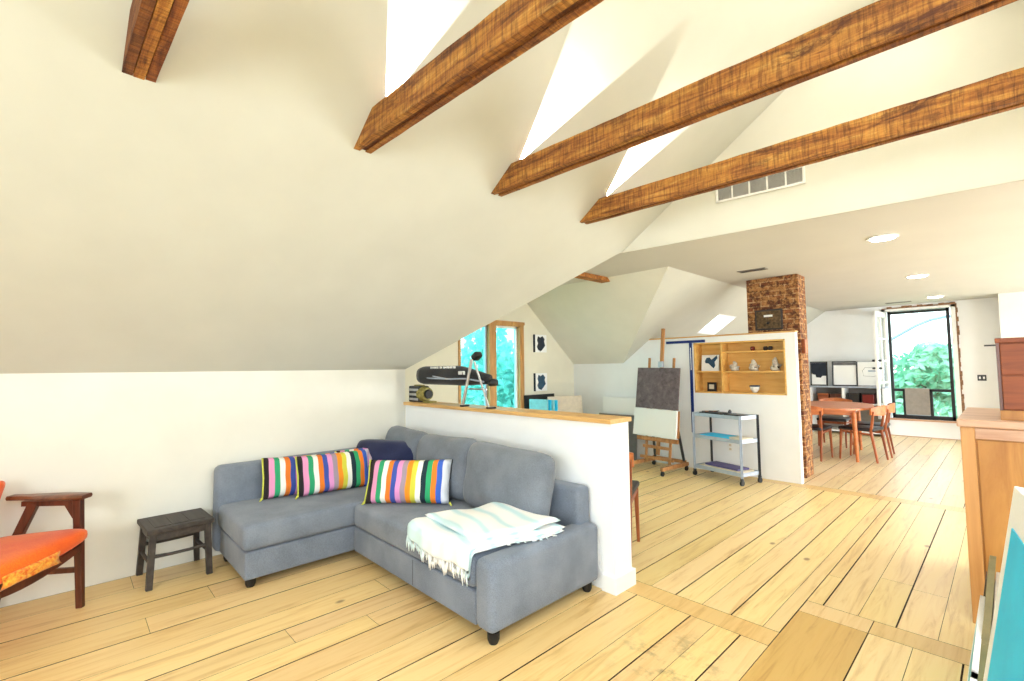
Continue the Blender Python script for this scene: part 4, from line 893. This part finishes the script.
for x, w, lb, k in ((-2.66, .30, 'left framed picture, mostly black with a white base, on the low shelving', 0), (-2.22, .42, 'middle framed picture with a plain pale print on the low shelving', 1), (-1.815, .44, 'right framed picture with a faint rounded line drawing on the low shelving', 2)):
    p = thing('framed_picture', lb, 'picture', (x, 11.16, .93), 0, 'framed pictures on the low shelving'); p.rotation_euler = (math.radians(-5), 0, 0); h_ = .49
    m = MB(); f = .022; m.b2(-w/2, w/2, -.015, .01, 0, f); m.b2(-w/2, w/2, -.015, .01, h_-f, h_); m.b2(-w/2, -w/2+f, -.015, .01, 0, h_); m.b2(w/2-f, w/2, -.015, .01, 0, h_); m.build('frame', M['black' if k == 0 else 'alu' if k == 2 else 'darkmetal'], p)
    MB().b2(-w/2+f, w/2-f, -.004, .002, f, h_-f).build('print', M['canvaswhite'], p)
    if k == 0:
        m = MB(); m.prism([(-.128, -.006, .24), (-.128, -.006, .465), (.128, -.006, .465), (.128, -.006, .20), (.06, -.006, .20), (.03, -.006, .16), (-.05, -.006, .17), (-.06, -.006, .22)], (0, .001, 0)); m.build('dark_shape', M['inkpaint'], p)
    if k == 1: MB().b2(-.19, .19, -.0065, -.0045, .41, .465).build('dark_band', M['greyboard'], p)
    if k == 2:
        m = MB(); m.tube([(.10, -.006, .36), (-.08, -.006, .36), (-.12, -.006, .30), (-.10, -.006, .20), (.06, -.006, .19), (.12, -.006, .22), (.12, -.006, .32), (.10, -.006, .36)], .003, 6); m.build('line_drawing', M['greyboard'], p)
        MB().b2(-.03, .09, -.0065, -.0045, .28, .31).build('grey_text_block', M['greymetal'], p)

# ------------------------------------------------------------------ cabinet at the right
cb = thing('oak_cabinet', 'tall honey oak cabinet with worn pale top at the right edge', 'cabinet', (-.19, 3.47, 0))
cw_ = 1.0; cdp = .95
MB().b2(-.012, cw_, -.02, cdp, 1.015, 1.055, .006).build('top', M['oaktop'], cb)
MB().b2(0, cw_, .012, cdp, .03, 1.015).build('body', M['oak'], cb)
MB().b2(0, .055, -.004, .012, 0, 1.015, .003).build('stile', M['oak_light'], cb); MB().b2(cw_-.055, cw_, -.004, .012, 0, 1.015, .003).build('stile', M['oak_light'], cb)
MB().b2(.055, cw_-.055, -.002, .012, .955, 1.012, .003).build('rail', M['oaktop'], cb); MB().b2(.055, cw_-.055, -.002, .012, .03, .11, .003).build('rail', M['oak'], cb)
MB().b2(.062, cw_-.062, .004, .012, .116, .949, .002).build('panel', M['oak'], cb)
bx = thing('wooden_box_shelf', 'red-brown wooden box cupboard standing on the oak cabinet', 'box', (-.037, 3.53, 1.055))
MB().b2(.0, .55, 0, .30, 0, .05, .003).build('plinth', M['oak'], bx); MB().b2(.004, .546, .01, .30, .05, .40).build('body', M['cherry'], bx)
MB().b2(-.002, .552, -.006, .305, .40, .425, .003).build('lid', M['cherry'], bx)
for z0, z1 in ((.056, .225), (.235, .395)): MB().b2(.014, .54, .0, .012, z0, z1, .003).build('front_panel', M['cherry'], bx)
MB().b2(.0, .012, -.002, .012, .05, .40).build('edge_strip', M['walnut'], bx)

# leaning boards and canvas close to the camera on the right
o = thing('olive_folder', 'olive card folder standing on edge before the oak cabinet', 'folder', (-.13, 2.95, 0))
m = MB(); m.prism([(-.03, -.5, 0), (-.03, .38, 0), (.022, .36, .40), (.028, .26, .44), (.026, .16, .43), (.018, -.2, .36), (.012, -.5, .33)], (.022, 0, 0)); m.build('cover', M['olive'], o)
m = MB(); m.prism([(-.006, -.45, .01), (-.006, .34, .01), (.044, .32, .35), (.034, -.45, .27)], (.016, 0, 0)); m.build('inner_sheets', M['beigeboard'], o)
m = MB(); m.prism([(-.0345, .02, .0), (-.0345, .10, .0), (.0175, .10, .41), (.0175, .02, .40)], (.003, 0, 0)); m.build('tape', M['stool'], o)
o = thing('glass_frame', 'thin glazed picture frame leaning on the olive folder, seen edge-on', 'picture frame', (-.185, 2.62, 0)); o.rotation_euler = (0, math.radians(9), 0)
m = MB(); m.b2(0, .016, -.42, .32, 0, .02); m.b2(0, .016, -.42, .32, .32, .34); m.b2(0, .016, -.42, -.40, 0, .34); m.b2(0, .016, .30, .32, 0, .34); m.build('frame', M['whitepaint'], o)
MB().b2(.002, .006, -.40, .30, .02, .32).build('pane', M['turq2'], o)
o = thing('large_turquoise_canvas', 'large canvas painted bright turquoise with a white margin at the lower right edge', 'canvas', (-.18, 1.3, 0)); o.rotation_euler = (0, math.radians(9.1), math.radians(7))
MB().b2(0, .035, -.62, 0, 0, 1.13, .002).build('canvas', M['canvaswhite'], o)
MB().b2(-.002, .0005, -.60, -.05, .03, 1.06).build('painted_field', M['turq'], o)
m = MB(); m.beamq((.035, -.3, .95), (.33, -.3, .055), .04, .02); m.build('rear_strut', M['easelwood'], o)

# ------------------------------------------------------------------ outside
def tree(label, base, h, crown, n, leafm, seed, sz_=.16, trunk=.12):
    t = thing('garden_tree', label, 'tree', base); rt = random.Random(seed)
    m = MB(); m.tube([(0, 0, 0), (.1, .05, h*.35), (-.05, 0, h*.7), (0, .1, h*.95)], [trunk, trunk*.8, trunk*.5, trunk*.2], 8)
    for k in range(7): a = rt.uniform(0, 2*PI); z = h*rt.uniform(.3, .75); m.tube([(0, 0, z), (math.cos(a)*crown[0]*.5, math.sin(a)*crown[1]*.5, z+crown[2]*.35)], [trunk*.4, trunk*.1], 6)
    m.build('trunk', M['bark'], t, True)
    m = MB(); cl = [(rt.gauss(0, .42), rt.gauss(0, .42), rt.gauss(0, .42), rt.uniform(.22, .42)) for _ in range(34)]
    for k in range(n):
        c = rt.choice(cl); v = Vector((rt.gauss(0, 1), rt.gauss(0, 1), rt.gauss(0, 1))).normalized()*c[3]*rt.uniform(.5, 1.05)
        p = Vector(((c[0]+v.x)*crown[0], (c[1]+v.y)*crown[1], h*.68+(c[2]+v.z)*crown[2])); a = Vector((rt.gauss(0, 1), rt.gauss(0, 1), rt.gauss(0, 1))).normalized(); b = a.orthogonal().normalized(); s_ = sz_*rt.uniform(.6, 1.3)
        q = [m.bm.verts.new(p+a*s_), m.bm.verts.new(p+b*s_*.5), m.bm.verts.new(p-a*s_), m.bm.verts.new(p-b*s_*.5)]; m.bm.faces.new(q)
    f_ = m.build('foliage', M[leafm], t); f_['kind'] = 'stuff'
tree('green leafy tree outside the tall far window', (-1.2, 21, -3.2), 5.0, (2.6, 2.2, 1.7), 5200, 'leaf', 1, .17)
tree('pale blue-green tree outside the left dormer window', (-10.0, 5.0, -3.5), 5.2, (1.5, 1.5, 2.0), 4200, 'leaf2', 2, .15)
tree('pale blue-green tree outside the right dormer window', (-11.5, 10.6, -3.5), 5.8, (1.9, 2.0, 2.4), 4200, 'leaf2', 3, .15)
m = MB(); m.tube([(-4.4, 24.5, 1.0), (-3.6, 24.5, 2.0), (-3.2, 24.5, 2.38), (-2.96, 24.5, 2.53), (-2.45, 24.5, 2.86), (-1.99, 24.5, 3.07), (-1.5, 24.5, 3.17), (-.9, 24.5, 3.15), (-.2, 24.5, 2.9), (.6, 24.5, 2.3)], .06, 8)
tag(m.build('arch', M['bluepale'], None, 40), 'thin pale arch curving across the sky outside the tall far window', 'arch')
gnd = MB().b2(-30, 30, -20, 45, -3.7, -3.5).build('ground', plain('garden_ground', rgb(150, 170, 130), .9)); struct(gnd)
